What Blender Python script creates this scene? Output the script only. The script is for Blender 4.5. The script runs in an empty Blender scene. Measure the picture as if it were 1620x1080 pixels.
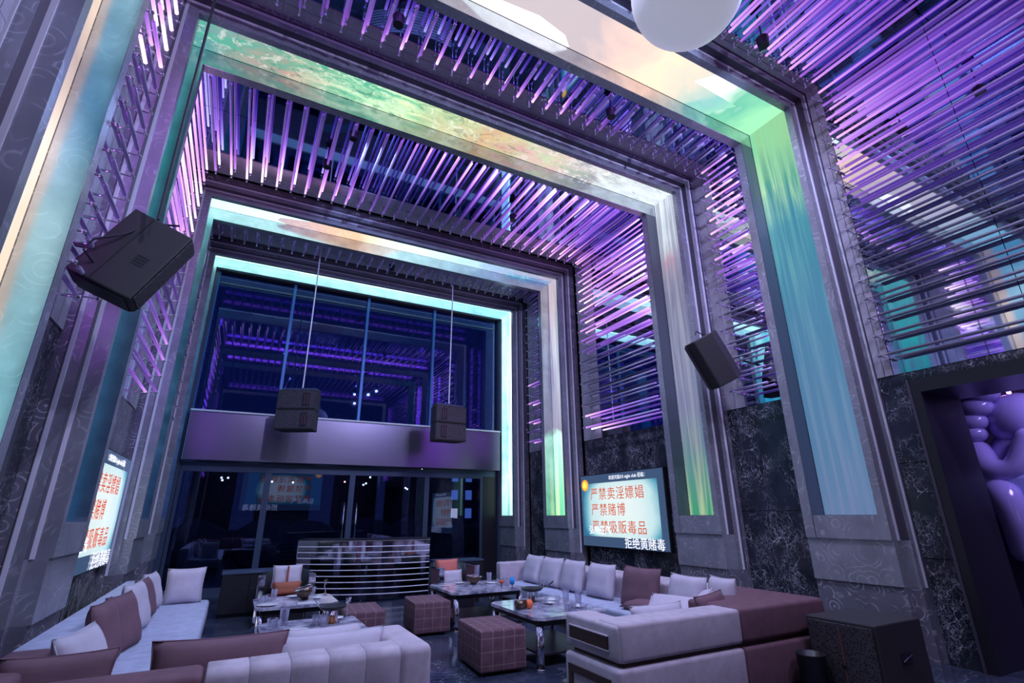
import bpy, bmesh, math, random
from mathutils import Vector, Matrix
random.seed(7)
PI = math.pi
SC = bpy.context.scene
COL = SC.collection
# ------------------------------------------------------------------ camera
cam = bpy.data.cameras.new('camera')
camo = bpy.data.objects.new('camera', cam); COL.objects.link(camo)
cam.sensor_width = 36.0
cam.lens = 791.054 / 1620 * 36
cam.clip_end = 300
r_ = (0.88519, -0.46518, -0.00711); u_ = (-0.14555, -0.29141, 0.94546); f_ = (0.44188, 0.83587, 0.32566)
camo.matrix_world = Matrix(((r_[0], u_[0], -f_[0], 0), (r_[1], u_[1], -f_[1], 0), (r_[2], u_[2], -f_[2], 1.65), (0, 0, 0, 1)))
SC.camera = camo
# ------------------------------------------------------------------ world, exposure, lights
vs = SC.view_settings
vs.view_transform = 'Standard'; vs.look = 'None'; vs.gamma = 1; vs.use_curve_mapping = False
vs.exposure = 0.70
SC.cycles.caustics_reflective = False
SC.cycles.caustics_refractive = False
SC.cycles.sample_clamp_indirect = 3.0
SC.cycles.sample_clamp_direct = 12.0
SC.cycles.max_bounces = 8
SC.cycles.glossy_bounces = 5
SC.cycles.transparent_max_bounces = 12
w = bpy.data.worlds.new('night'); SC.world = w; w.use_nodes = True
w.node_tree.nodes['Background'].inputs[0].default_value = (0.012, 0.018, 0.06, 1)
w.node_tree.nodes['Background'].inputs[1].default_value = 0.5

S = 6.2                       # half-opening scale of the portals, metres
XR = 1.135 * S; XL = -.218 * S; ZT = 1.65 + S
XM = (XR + XL) / 2
WM = .36                      # how far the mirror plane lies behind the portal lip

R0 = math.radians
def area(name, loc, rot, sx, sy, power, col, spread=180):
    l = bpy.data.lights.new(name, 'AREA'); l.shape = 'RECTANGLE'; l.size = sx; l.size_y = sy
    l.energy = power; l.color = col; l.spread = math.radians(spread)
    o = bpy.data.objects.new(name, l); COL.objects.link(o); o.location = loc; o.rotation_euler = rot
    return o
def spot(name, loc, target, power, col, size=1.9, radius=.06, blend=.8):
    l = bpy.data.lights.new(name, 'SPOT'); l.energy = power; l.color = col; l.spot_size = size; l.spot_blend = blend; l.shadow_soft_size = radius
    o = bpy.data.objects.new(name, l); COL.objects.link(o); o.location = loc
    o.rotation_euler = (Vector(target) - Vector(loc)).to_track_quat('-Z', 'Y').to_euler()
    return o
PUR = (.50, .13, 1.0); LIL = (.60, .64, 1.0); BLU = (.34, .54, 1.0); MAG = (.72, .15, 1.0)
# LED strips hidden behind every portal lip (one per side), shining along the rods
PY = {5: (-1.9, -1.15), 4: (3.74, 4.58), 3: (6.20, 6.98), 2: (10.65, 11.50), 1: (13.36, 14.04)}   # screen recess of each portal
BAY = {5: .55, 4: 2.0, 3: 2.3, 2: .45}
for k in (5, 4, 3, 2):
    y2 = PY[k][1] + .15 + .03; b = BAY[k]; wq = .20 + (.10 if k > 3 else 0)
    area('cove_strip_top', (XM, y2, ZT + wq), (math.radians(-90), 0, 0), 8.2, .10, 15 * b, PUR)
    area('cove_strip_right', (XR + wq, y2, 5.6), (math.radians(-90), 0, 0), .10, 4.2, 9 * b, PUR)
    area('cove_strip_left', (XL - wq, y2, 5.6), (math.radians(-90), 0, 0), .10, 4.2, 9 * b, PUR if k != 4 else MAG)
# ceiling spotlights (their housings are built below)
SPOTS = [((1.0, 5.1, 7.78), (-.2, 6.6, 0), 900, BLU), ((4.6, 5.1, 7.78), (4.6, 6.4, 0), 900, LIL),
         ((.6, 8.6, 7.78), (-.2, 8.2, 0), 1000, BLU), ((4.6, 8.6, 7.78), (4.4, 8.2, 0), 1000, LIL),
         ((1.2, 2.2, 7.78), (1.6, 4.6, 0), 1500, LIL), ((4.8, 1.4, 7.78), (5.2, 4.4, 0), 1400, LIL),
         ((2.8, 12.2, 7.78), (2.6, 12.5, 0), 420, BLU),
         ((1.6, -.4, 7.7), (.6, 5.6, 5.6), 900, (.58, .60, 1)), ((5.2, -.6, 7.7), (7.2, 4.4, 3.6), 1100, (.62, .58, 1)),
         ((5.6, 3.0, 7.7), (7.3, 8.4, 3.8), 750, (.50, .56, 1)), ((.9, 7.6, 7.78), (6.2, 13.6, 5), 550, (.38, .50, 1)),
         ((5.4, 2.0, 7.7), (-1.4, 7.4, 4.2), 1000, (.48, .60, 1))]
for i, (p, t, e, c) in enumerate(SPOTS):
    spot('ceiling_spot_lamp', p, t, e * (.205 if i < 7 else .27), c, size=2.1)
area('side_room_lamp', (8.9, 1.2, 4.1), (R0(-15), R0(-20), 0), 1.2, 1.2, 75, (.50, .40, 1))
# ------------------------------------------------------------------ material helpers
class NT:
    def __init__(s, name):
        s.m = bpy.data.materials.new(name); s.m.use_nodes = True; s.t = s.m.node_tree
        s.t.nodes.clear(); s.o = s.n('ShaderNodeOutputMaterial')
    def n(s, typ, **kw):
        nd = s.t.nodes.new(typ)
        for k, v in kw.items():
            if k[0] == 'i':
                nd.inputs[int(k[1:])].default_value = v
            else: setattr(nd, k, v)
        return nd
    def l(s, a, b): s.t.links.new(a, b)
    def math(s, op, a, b=None, clamp=False):
        nd = s.n('ShaderNodeMath', operation=op, use_clamp=clamp)
        for i, v in enumerate((a, b)):
            if v is None: continue
            if isinstance(v, (int, float)): nd.inputs[i].default_value = v
            else: s.l(v, nd.inputs[i])
        return nd.outputs[0]
    def ramp(s, fac, stops, interp='LINEAR'):
        nd = s.n('ShaderNodeValToRGB'); cr = nd.color_ramp; cr.interpolation = interp
        cr.elements.remove(cr.elements[1]); e = cr.elements[0]; e.position = stops[0][0]; e.color = (*stops[0][1], 1)
        for p, c in stops[1:]:
            e = cr.elements.new(p); e.color = (*c, 1)
        s.l(fac, nd.inputs[0]); return nd.outputs[0]
    def mix(s, fac, a, b):
        nd = s.n('ShaderNodeMix', data_type='RGBA')
        if isinstance(fac, (int, float)): nd.inputs[0].default_value = fac
        else: s.l(fac, nd.inputs[0])
        for i, v in ((6, a), (7, b)):
            if isinstance(v, tuple): nd.inputs[i].default_value = (*v, 1)
            else: s.l(v, nd.inputs[i])
        return nd.outputs[2]
    def pos(s): return s.n('ShaderNodeNewGeometry').outputs['Position']
    def objc(s): return s.n('ShaderNodeTexCoord').outputs['Object']
    def mapping(s, vec, scale=(1, 1, 1), loc=(0, 0, 0)):
        nd = s.n('ShaderNodeMapping'); nd.inputs['Scale'].default_value = scale; nd.inputs['Location'].default_value = loc
        s.l(vec, nd.inputs[0]); return nd.outputs[0]
    def noise(s, vec, scale, detail=3, rough=.5, dist=0):
        nd = s.n('ShaderNodeTexNoise'); nd.inputs['Scale'].default_value = scale; nd.inputs['Detail'].default_value = detail
        nd.inputs['Roughness'].default_value = rough; nd.inputs['Distortion'].default_value = dist
        s.l(vec, nd.inputs['Vector']); return nd
    def bsdf(s, color=(.5, .5, .5), rough=.5, metal=0, bump=None, bstr=.3, bdist=.01, spec=.5, coat=0, emit=None, estr=0, ior=1.45):
        b = s.n('ShaderNodeBsdfPrincipled')
        for k, v in (('Base Color', color), ('Roughness', rough), ('Metallic', metal), ('Specular IOR Level', spec), ('Coat Weight', coat), ('IOR', ior)):
            if isinstance(v, tuple): b.inputs[k].default_value = (*v, 1)
            elif isinstance(v, (int, float)): b.inputs[k].default_value = v
            else: s.l(v, b.inputs[k])
        if emit is not None:
            if isinstance(emit, tuple): b.inputs['Emission Color'].default_value = (*emit, 1)
            else: s.l(emit, b.inputs['Emission Color'])
            if isinstance(estr, (int, float)): b.inputs['Emission Strength'].default_value = estr
            else: s.l(estr, b.inputs['Emission Strength'])
        if bump is not None:
            bp = s.n('ShaderNodeBump'); bp.inputs['Strength'].default_value = bstr; bp.inputs['Distance'].default_value = bdist
            s.l(bump, bp.inputs['Height']); s.l(bp.outputs[0], b.inputs['Normal'])
        s.l(b.outputs[0], s.o.inputs[0]); s.m['b'] = 1
        return s.m
def plain(name, col, rough=.5, metal=0, **kw): return NT(name).bsdf(col, rough, metal, **kw)
def fabric(name, col, rough=.75, sc=9, amt=.18, bs=.35, sheen=0):
    n = NT(name); v = n.objc()
    a = n.noise(v, sc, 4, .6).outputs[0]; c = n.noise(n.mapping(v, (1, 1, .2)), 160, 2).outputs[0]
    d = tuple(x * (1 - amt) for x in col); e = tuple(min(1, x * (1 + amt)) for x in col)
    return n.bsdf(n.ramp(a, [(.25, d), (.75, e)]), rough, bump=c, bstr=bs, bdist=.002)

M = {}
# brushed metal panels with swirled polishing arcs
def swirl(name, base, hi, rough=.38, sc=4.6, metal=.75, lines=.34):
    n = NT(name); p = n.pos()
    wob = n.noise(p, 1.2, 2)
    vec = n.n('ShaderNodeMixRGB', blend_type='ADD'); vec.inputs[0].default_value = .12
    n.l(p, vec.inputs[1]); n.l(wob.outputs[1], vec.inputs[2])
    vo = n.n('ShaderNodeTexVoronoi'); vo.inputs['Scale'].default_value = sc; n.l(vec.outputs[0], vo.inputs['Vector'])
    rings = n.math('SINE', n.math('MULTIPLY', vo.outputs['Distance'], 26))
    thin = n.math('POWER', n.math('MAXIMUM', rings, 0), 5)
    gate = n.ramp(n.noise(p, 6.5, 2).outputs[0], [(.45, (0, 0, 0)), (.62, (1, 1, 1))])
    f = n.math('MULTIPLY', thin, gate)
    mott = n.ramp(n.noise(p, 3.2, 4).outputs[0], [(.3, tuple(x * .72 for x in base)), (.7, base)])
    col = n.mix(n.math('MULTIPLY', f, lines), mott, hi)
    rr = n.math('ADD', n.math('MULTIPLY', n.noise(p, 5, 3).outputs[0], .2), rough - .1)
    return n.bsdf(col, rr, metal, bump=f, bstr=.08 if metal < 1 else .02, bdist=.01)
M['swirl'] = swirl('swirled_steel', (.40, .40, .47), (.85, .84, .92), metal=.4, lines=.45)
M['lip'] = swirl('polished_lip_steel', (.62, .66, .76), (.9, .9, .95), rough=.20, sc=4.2, metal=1, lines=.2)
M['swirl_dark'] = swirl('swirled_steel_base', (.28, .26, .34), (.95, .9, 1.0), rough=.33, sc=5.0, metal=.35, lines=.8)
M['plate'] = swirl('fixing_plate_steel', (.50, .46, .56), (.8, .76, .86), rough=.45, sc=3.6, metal=.2)
M['trim'] = plain('satin_trim', (.88, .85, .97), .45, .1)
M['darklip'] = plain('dark_side_lip', (.13, .14, .20), .34, .5)  # darker, rougher lip for the right legs of two arches
M['riser'] = plain('riser_dark', (.10, .085, .12), .45, .5)
M['beam'] = plain('beam_brushed', (.25, .22, .32), .26, .85)
M['black'] = plain('black_satin', (.018, .017, .024), .35)
M['grey'] = plain('joint_dark', (.03, .028, .04), .7)
M['frame'] = plain('window_frame_blue_grey', (.07, .10, .17), .35, .4)
M['mullion'] = plain('window_mullion_blue', (.045, .16, .42), .35, .2)
M['chrome'] = plain('chrome', (.82, .80, .88), .09, 1)
M['steel'] = plain('polished_steel', (.60, .58, .68), .07, 1)
M['steel_darkrefl'] = plain('steel_dark_reflection', (.16, .15, .22), .08, 1)  # lower booth bands: same polished steel, dark reflections put into its colour
M['spk'] = NT('speaker_paint'); 
_n = M['spk']; M['spk'] = _n.bsdf((.035, .030, .036), .62, bump=_n.noise(_n.objc(), 220, 2).outputs[0], bstr=.35, bdist=.002)
M['cable'] = plain('cable_black', (.02, .02, .03), .5)
# mirror (slightly blue, faint dust)
n = NT('mirror'); M['mirror'] = n.bsdf((.58, .64, .82), .025, 1)
n = NT('ceiling_mirror'); M['cmirror'] = n.bsdf((.28, .38, .70), .03, 1)
# black veined marble
def marble(name, base, vein, rough, sc=1.0, amount=1.0, base2=None):
    n = NT(name); p = n.pos()
    wob = n.noise(p, 1.5 * sc, 5, .65)
    vec = n.n('ShaderNodeMixRGB', blend_type='ADD'); vec.inputs[0].default_value = .55
    n.l(p, vec.inputs[1]); n.l(wob.outputs[1], vec.inputs[2])
    tot = None
    for s_, wd in ((2.2 * sc, .018), (5.5 * sc, .03), (9. * sc, .035)):
        vo = n.n('ShaderNodeTexVoronoi', feature='DISTANCE_TO_EDGE'); vo.inputs['Scale'].default_value = s_
        n.l(n.mapping(vec.outputs[0], (1.0, 1.7, .8), (s_, 0, 0)), vo.inputs['Vector'])
        ln = n.ramp(vo.outputs['Distance'], [(0, (1, 1, 1)), (wd, (0, 0, 0))])
        g = n.ramp(n.noise(n.mapping(p, (1, 1, 1), (s_, 3, 1)), 1.6 * sc, 3).outputs[0], [(.48, (0, 0, 0)), (.66, (1, 1, 1))])
        k = n.math('MULTIPLY', ln, g); tot = k if tot is None else n.math('ADD', tot, k, True)
    bb = n.ramp(n.noise(p, 2.5 * sc, 5).outputs[0], [(.3, base), (.75, base2 or tuple(x * 2.2 for x in base))])
    return n.bsdf(n.mix(n.math('MULTIPLY', tot, amount), bb, vein), rough)
M['marble'] = marble('black_veined_marble', (.018, .02, .03), (.75, .72, .85), .16, 1.5, .85)
M['floor'] = marble('dark_floor_marble', (.02, .024, .045), (.30, .34, .46), .10, .8, .55, (.05, .06, .10))
M['top'] = marble('violet_table_marble', (.10, .10, .20), (.04, .03, .08), .10, 2.6, .8, (.80, .76, .90))
M['cream'] = fabric('cream_upholstery', (.50, .42, .50))
M['seat'] = fabric('pale_seat_cloth', (.42, .44, .60))
M['plum'] = fabric('plum_upholstery', (.155, .075, .10))
M['pcream'] = fabric('pale_cushion_cloth', (.54, .48, .58), sc=5, amt=.1)
M['pplum'] = fabric('plum_cushion_cloth', (.17, .085, .115), sc=5, amt=.15)
M['coral'] = fabric('coral_cushion_cloth', (.60, .16, .13), sc=5, amt=.1)
M['rust'] = fabric('rust_cushion_cloth', (.36, .11, .06), sc=5, amt=.1)
M['wood'] = None
n = NT('dark_wood'); v = n.objc()
wv = n.noise(n.mapping(v, (6, 6, 60)), 3, 4).outputs[0]
M['wood'] = n.bsdf(n.ramp(wv, [(.3, (.035, .018, .016)), (.7, (.09, .048, .038))]), .35)
# plaid cloth of the ottomans
n = NT('plaid_cloth'); v = n.objc(); sep = n.n('ShaderNodeSeparateXYZ'); n.l(v, sep.inputs[0])
tot = None
for ax, off in ((0, .0), (1, .02), (2, .03)):
    c = n.math('PINGPONG', n.math('ADD', sep.outputs[ax], off), .065)
    ln = n.ramp(c, [(.0, (1, 1, 1)), (.035, (0, 0, 0))])
    c2 = n.math('LESS_THAN', n.math('PINGPONG', n.math('ADD', sep.outputs[ax], off), .065), .0035)
    tot = c2 if tot is None else n.math('ADD', tot, c2, True)
geo = n.n('ShaderNodeNewGeometry')
bs = n.ramp(n.noise(v, 14, 4).outputs[0], [(.3, (.11, .05, .07)), (.7, (.17, .08, .11))])
M['plaid'] = n.bsdf(n.mix(n.math('MULTIPLY', tot, .38), bs, (.50, .38, .36)), .8, bump=n.noise(v, 150, 2).outputs[0], bstr=.4, bdist=.002)
M['ceramic'] = plain('white_ceramic', (.80, .78, .84), .2)
M['bronze'] = plain('hammered_bronze', (.16, .11, .08), .28, .9)
M['copper'] = plain('copper', (.70, .30, .14), .25, .9)
M['orange'] = plain('orange_wax', (.85, .16, .05), .5)
M['blueglass'] = plain('blue_glass', (.03, .25, .65), .1)
M['grille'] = None
n = NT('speaker_grille'); v = n.objc()
vo = n.n('ShaderNodeTexVoronoi'); vo.inputs['Scale'].default_value = 55; n.l(v, vo.inputs['Vector'])
M['grille'] = n.bsdf(n.ramp(vo.outputs['Distance'], [(.25, (.008, .008, .01)), (.5, (.085, .07, .085))]), .5, .3)
M['horn'] = plain('horn_amber', (.16, .07, .06), .3)
n = NT('clear_glass'); g = n.n('ShaderNodeBsdfGlossy'); g.inputs[0].default_value = (.95, .95, 1, 1); g.inputs[1].default_value = .03
t = n.n('ShaderNodeBsdfTransparent'); t.inputs[0].default_value = (.97, .97, .99, 1)
fr = n.n('ShaderNodeLayerWeight'); fr.inputs[0].default_value = .22
mx = n.n('ShaderNodeMixShader'); n.l(n.math('ADD', n.math('MULTIPLY', fr.outputs[0], .6), .05, True), mx.inputs[0]); n.l(t.outputs[0], mx.inputs[1]); n.l(g.outputs[0], mx.inputs[2]); n.l(mx.outputs[0], n.o.inputs[0])
M['glass'] = n.m
def pane(name, tint, refl, base):
    n = NT(name); g = n.n('ShaderNodeBsdfGlossy'); g.inputs[0].default_value = (*tint, 1); g.inputs[1].default_value = .012
    t = n.n('ShaderNodeBsdfTransparent'); t.inputs[0].default_value = (*base, 1)
    fr = n.n('ShaderNodeLayerWeight'); fr.inputs[0].default_value = .22
    mx = n.n('ShaderNodeMixShader'); n.l(n.math('ADD', fr.outputs[0], refl, True), mx.inputs[0]); n.l(t.outputs[0], mx.inputs[1]); n.l(g.outputs[0], mx.inputs[2]); n.l(mx.outputs[0], n.o.inputs[0])
    return n.m
M['pane_up'] = pane('tinted_upper_glass', (.55, .60, 1), .045, (.35, .5, .9))
M['pane_low'] = pane('tinted_door_glass', (.65, .70, 1), .08, (.5, .6, .85))
M['globe'] = plain('globe_opal', (.62, .62, .70), .35, emit=(.60, .62, .80), estr=.30)
M['sculpt'] = plain('lilac_gloss_resin', (.42, .36, .72), .14, coat=.6)
M['sculpt2'] = plain('pale_blue_gloss', (.40, .44, .78), .16, coat=.5)
M['pinktube'] = plain('pink_tube', (.8, .4, .9), .4, emit=(.9, .35, 1), estr=2.2)
M['leaf'] = plain('dry_grass', (.10, .11, .10), .6)
M['leaf2'] = plain('pale_grass', (.24, .22, .26), .6)
M['room2'] = marble('violet_room_stone', (.06, .05, .10), (.4, .3, .6), .3, 1.2, .5)
M['outdoor'] = plain('outdoor_ground', (.02, .025, .04), .8)
M['facade'] = plain('outdoor_facade', (.10, .09, .11), .8)
M['city'] = plain('city_light', (1, .9, .7), .5, emit=(.95, .95, .8), estr=7)
M['citydim'] = plain('lit_window_warm', (1, .9, .7), .5, emit=(.9, .7, .6), estr=.8)
M['cityred'] = plain('city_light_red', (1, .5, .3), .5, emit=(1, .35, .2), estr=9)
M['cityblue'] = plain('city_light_blue', (.3, .6, 1), .5, emit=(.25, .4, .9), estr=.35)
# acrylic rod lit from its ends; the object colour says how strongly (red: far end, green: near end, blue: along its length)
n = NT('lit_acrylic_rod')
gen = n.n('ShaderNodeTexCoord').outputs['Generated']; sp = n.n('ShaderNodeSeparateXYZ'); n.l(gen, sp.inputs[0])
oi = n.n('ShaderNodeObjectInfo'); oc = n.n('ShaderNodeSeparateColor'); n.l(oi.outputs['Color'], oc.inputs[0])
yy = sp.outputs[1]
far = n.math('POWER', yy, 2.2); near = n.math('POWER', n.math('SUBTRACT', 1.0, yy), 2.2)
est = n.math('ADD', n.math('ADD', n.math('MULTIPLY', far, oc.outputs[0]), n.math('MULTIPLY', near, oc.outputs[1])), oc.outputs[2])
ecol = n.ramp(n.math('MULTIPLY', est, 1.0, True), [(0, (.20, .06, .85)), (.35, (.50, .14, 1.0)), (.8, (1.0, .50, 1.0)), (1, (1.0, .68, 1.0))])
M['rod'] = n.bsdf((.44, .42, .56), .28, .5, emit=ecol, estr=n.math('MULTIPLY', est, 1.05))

def led(name, axis, lo, hi, A, B, kind='cloud', strength=1.0, sc=1.0, amt=1.0, ysplit=None, detail=0):
    """a video image on an LED surface: colours run along the strip, a second set breaks in as a pattern"""
    n = NT(name); p = n.pos(); sp = n.n('ShaderNodeSeparateXYZ'); n.l(p, sp.inputs[0])
    nz = n.noise(p, .9 * sc, 3, .55, .4).outputs[0]
    t = n.math('DIVIDE', n.math('SUBTRACT', sp.outputs['XYZ'.index(axis)], lo), hi - lo)
    t = n.math('ADD', t, n.math('MULTIPLY', n.math('SUBTRACT', nz, .5), .22), True)
    a = n.ramp(t, A); b = n.ramp(t, B)
    stretch = {'X': (.45, 1.6, 1), 'Z': (1, 1.9, .30)}[axis]
    if kind == 'cell':
        vo = n.n('ShaderNodeTexVoronoi', feature='F1'); vo.inputs['Scale'].default_value = .62 * sc
        sh = n.n('ShaderNodeVectorRotate', rotation_type='Z_AXIS'); sh.inputs['Angle'].default_value = .5
        n.l(n.mapping(p, stretch), sh.inputs['Vector']); n.l(sh.outputs[0], vo.inputs['Vector'])
        s2 = n.n('ShaderNodeSeparateColor'); n.l(vo.outputs['Color'], s2.inputs[0])
        m = n.ramp(s2.outputs[0], [(0, (0, 0, 0)), (.44, (0, 0, 0)), (.52, (1, 1, 1)), (1, (1, 1, 1))])
    elif kind == 'leaf':
        m = n.ramp(n.noise(n.mapping(p, stretch), 9 * sc, 5, .7, .8).outputs[0], [(.45, (0, 0, 0)), (.60, (1, 1, 1))])
    elif kind == 'streak':
        st = {'X': (.12, 2.6, 1), 'Z': (1, 2.8, .10)}[axis]
        m = n.ramp(n.noise(n.mapping(p, st), 3.2 * sc, 4, .6, .6).outputs[0], [(.42, (0, 0, 0)), (.62, (1, 1, 1))])
    else:
        m = n.ramp(n.noise(n.mapping(p, stretch), 1.8 * sc, 5, .6, .9).outputs[0], [(.38, (0, 0, 0)), (.66, (1, 1, 1))])
    if ysplit is not None:
        m = n.ramp(n.math('ADD', n.math('SUBTRACT', sp.outputs[1], ysplit - .5), n.math('MULTIPLY', n.math('SUBTRACT', nz, .5), .2)), [(.44, (0, 0, 0)), (.54, (1, 1, 1))])
    c = n.mix(n.math('MULTIPLY', m, amt), a, b)
    if detail:
        fm = n.ramp(n.noise(n.mapping(p, (1, 1.6, .8)), 3.4 * sc, 5, .7, 1.2).outputs[0], [(.54, (0, 0, 0)), (.60, (1, 1, 1))])
        c = n.mix(n.math('MULTIPLY', fm, detail), c, n.mix(.55, b, (.85, .95, .85)))
        fd = n.ramp(n.noise(n.mapping(p, (1, 1.6, .8), (7, 3, 2)), 2.4 * sc, 5, .7, 1.0).outputs[0], [(.56, (0, 0, 0)), (.62, (1, 1, 1))])
        c = n.mix(n.math('MULTIPLY', fd, detail * .8), c, n.mix(.6, a, (.02, .06, .08)))
    return n.bsdf((.02, .02, .02), .3, emit=c, estr=strength)
def st(*a): return [(p, c) for p, c in a]
W = (1, 1, 1)
LED = {
 (1, 'top'): led('video_portal1_top', 'X', XL, XR, st((0, (.55, 1, .85)), (.5, (.60, 1, .92)), (1, (.35, .9, 1))), st((0, (.15, .75, .70)), (1, (.25, .8, .85))), 'streak', 1.25, 1, .45),
 (1, 'right'): led('video_portal1_right', 'Z', 1.6, ZT, st((0, (.45, .85, .6)), (.2, (.75, 1, .85)), (.6, (.8, 1, 1)), (1, (.7, 1, 1))), st((0, (.02, .22, .42)), (.3, (.03, .5, .62)), (.6, (.15, .55, .85)), (1, (.2, .8, .9))), 'streak', 1.6),
 (1, 'left'): led('video_portal1_left', 'Z', 1.6, ZT, st((0, (.05, .2, .7)), (.6, (.1, .5, .9)), (1, (.4, .95, .9))), st((0, (.05, .1, .5)), (1, (.2, .7, .8))), 'cloud', .9),
 (2, 'top'): led('video_portal2_top', 'X', XL, XR, st((0, (.55, 1, .92)), (.3, (.65, 1, .95)), (.55, (.60, .95, .95)), (.8, (.25, .38, .55)), (1, (.28, .26, .38))), st((0, (.25, .8, .75)), (.15, (.36, .30, .42)), (.35, (.75, .45, .28)), (.5, (.9, .98, .9)), (.75, (.08, .45, .6)), (1, (.12, .2, .4))), 'cell', 1.0, 1.5, detail=.3),
 (2, 'right'): led('video_portal2_right', 'Z', 1.6, ZT, st((0, (.15, .62, .35)), (.3, (.45, .95, .7)), (.34, (.25, .24, .34)), (.7, (.22, .22, .36)), (1, (.36, .30, .38))), st((0, (.65, .95, .45)), (.3, (.8, 1, .85)), (.34, (.34, .32, .42)), (.7, (.5, .55, .65)), (1, (.5, .42, .45))), 'streak', 0.85),
 (2, 'left'): led('video_portal2_left', 'Z', 1.6, ZT, st((0, (.03, .12, .3)), (.7, (.02, .28, .42)), (1, (.5, 1, .9))), st((0, (.02, .1, .35)), (1, (.1, .6, .6))), 'cloud', .85),
 (3, 'top'): led('video_portal3_top', 'X', XL, XR, st((0, (.10, .42, .32)), (.2, (.06, .42, .28)), (.38, (.20, .62, .36)), (.52, (.75, .48, .26)), (.66, (.55, .78, .45)), (.8, (.30, .30, .36)), (.92, (.65, .72, .78)), (1, (.55, .62, .72))), st((0, (.10, .30, .38)), (.12, (.55, .34, .30)), (.25, (.70, 1, .65)), (.40, (.85, .95, .55)), (.55, (.55, .32, .26)), (.68, (.85, .45, .5)), (.85, (.85, .98, .95)), (1, (.8, .9, 1))), 'cloud', 0.72, 1.5, detail=.75),
 (3, 'right'): led('video_portal3_right', 'Z', 1.6, ZT, st((0, (.04, .26, .15)), (.12, (.08, .22, .22)), (.3, (.12, .14, .26)), (.7, (.17, .17, .27)), (1, (.40, .44, .54))), st((0, (.34, .46, .28)), (.14, (.26, .32, .26)), (.3, (.22, .23, .34)), (.72, (.30, .32, .42)), (.80, (.50, .26, .32)), (.88, (.55, .62, .68)), (1, (.75, .85, .95))), 'streak', .75),
 (3, 'left'): led('video_portal3_left', 'Z', 1.6, ZT, st((0, (.01, .05, .12)), (.5, (.01, .09, .14)), (.75, (.01, .35, .30)), (1, (.02, .22, .25))), st((0, (.01, .07, .16)), (.7, (.05, .12, .2)), (1, (.1, .35, .35))), 'cloud', 0.9),
 (4, 'top'): led('video_portal4_top', 'X', XL, XR, st((0, (.2, .45, .55)), (.3, (.85, .9, .88)), (.5, (1, .97, .96)), (.72, (1, .95, .92)), (.86, (.85, .90, .82)), (.93, (.12, .42, .30)), (1, (.25, .6, .35))), st((0, (.1, .3, .4)), (.35, (.36, .29, .32)), (.6, (.34, .27, .31)), (.74, (.95, .55, .38)), (.88, (.12, .40, .38)), (1, (.45, .85, .45))), 'cell', 1.0, 1.5, .85),
 (4, 'right'): led('video_portal4_right', 'Z', 1.6, ZT, st((0, (.10, .19, .36)), (.35, (.07, .20, .36)), (.75, (.04, .24, .36)), (.87, (.07, .34, .28)), (1, (.30, .62, .32))), st((0, (.15, .20, .38)), (.4, (.12, .27, .42)), (.72, (.10, .38, .42)), (.84, (.50, .85, .50)), (1, (.25, .70, .38))), 'streak', .62, detail=.0),
 (4, 'left'): led('video_portal4_left', 'Z', 1.6, ZT, st((0, (.10, .45, .50)), (.35, (.45, .70, .68)), (.6, (.08, .26, .40)), (.8, (.30, .52, .58)), (1, (.06, .20, .32))), st((0, (.60, .50, .40)), (.45, (.75, .60, .46)), (.6, (.40, .30, .28)), (.75, (.72, .58, .46)), (.9, (.36, .26, .24)), (1, (.2, .16, .2))), 'cloud', 0.9, 1, 1, 4.41),
 (5, 'top'): led('video_portal5_top', 'X', XL, XR, st((0, (.9, .7, .6)), (.5, (.9, .9, 1)), (1, (.8, .9, 1))), st((0, (.3, .3, .5)), (1, (.4, .5, .7))), 'cell', .8),
 (5, 'right'): led('video_portal5_right', 'Z', 1.6, ZT, st((0, (.2, .6, .5)), (.5, (.7, .8, .9)), (1, (1, .8, .6))), st((0, (.1, .3, .4)), (1, (.9, .9, .95))), 'cell', .8),
 (5, 'left'): led('video_portal5_left', 'Z', 1.6, ZT, st((0, (.7, .6, .5)), (1, (.5, .6, .8))), st((0, (.3, .3, .4)), (1, (.8, .8, .9))), 'cell', .8),
}
# ------------------------------------------------------------------ geometry helpers
def wloc(p):
    v = Vector((0, 0, 0))
    while p is not None: v += p.location; p = p.parent
    return v
def link(name, bm, mats, parent=None, smooth=False, local=False):
    me = bpy.data.meshes.new(name)
    if parent is not None and not local:
        bmesh.ops.translate(bm, vec=-wloc(parent), verts=bm.verts)
    bm.normal_update(); bm.to_mesh(me); bm.free()
    for m in (mats if isinstance(mats, (list, tuple)) else [mats]): me.materials.append(m)
    if smooth:
        for p in me.polygons: p.use_smooth = True
    o = bpy.data.objects.new(name, me); COL.objects.link(o)
    if parent is not None: o.parent = parent
    return o
def thing(name, label, cat, loc=(0, 0, 0), group=None, rz=0):
    o = bpy.data.objects.new(name, None); COL.objects.link(o); o.location = loc; o.rotation_euler = (0, 0, rz)
    o.empty_display_size = .1
    o['label'] = label; o['category'] = cat
    if group: o['group'] = group
    return o
def tag(o, label, cat, group=None):
    o['label'] = label; o['category'] = cat
    if group: o['group'] = group
    return o
def struct(name, label=None, cat=None, loc=(0, 0, 0)):
    o = bpy.data.objects.new(name, None); COL.objects.link(o); o.location = loc; o['kind'] = 'structure'
    if label: o['label'] = label
    if cat: o['category'] = cat
    return o
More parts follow.
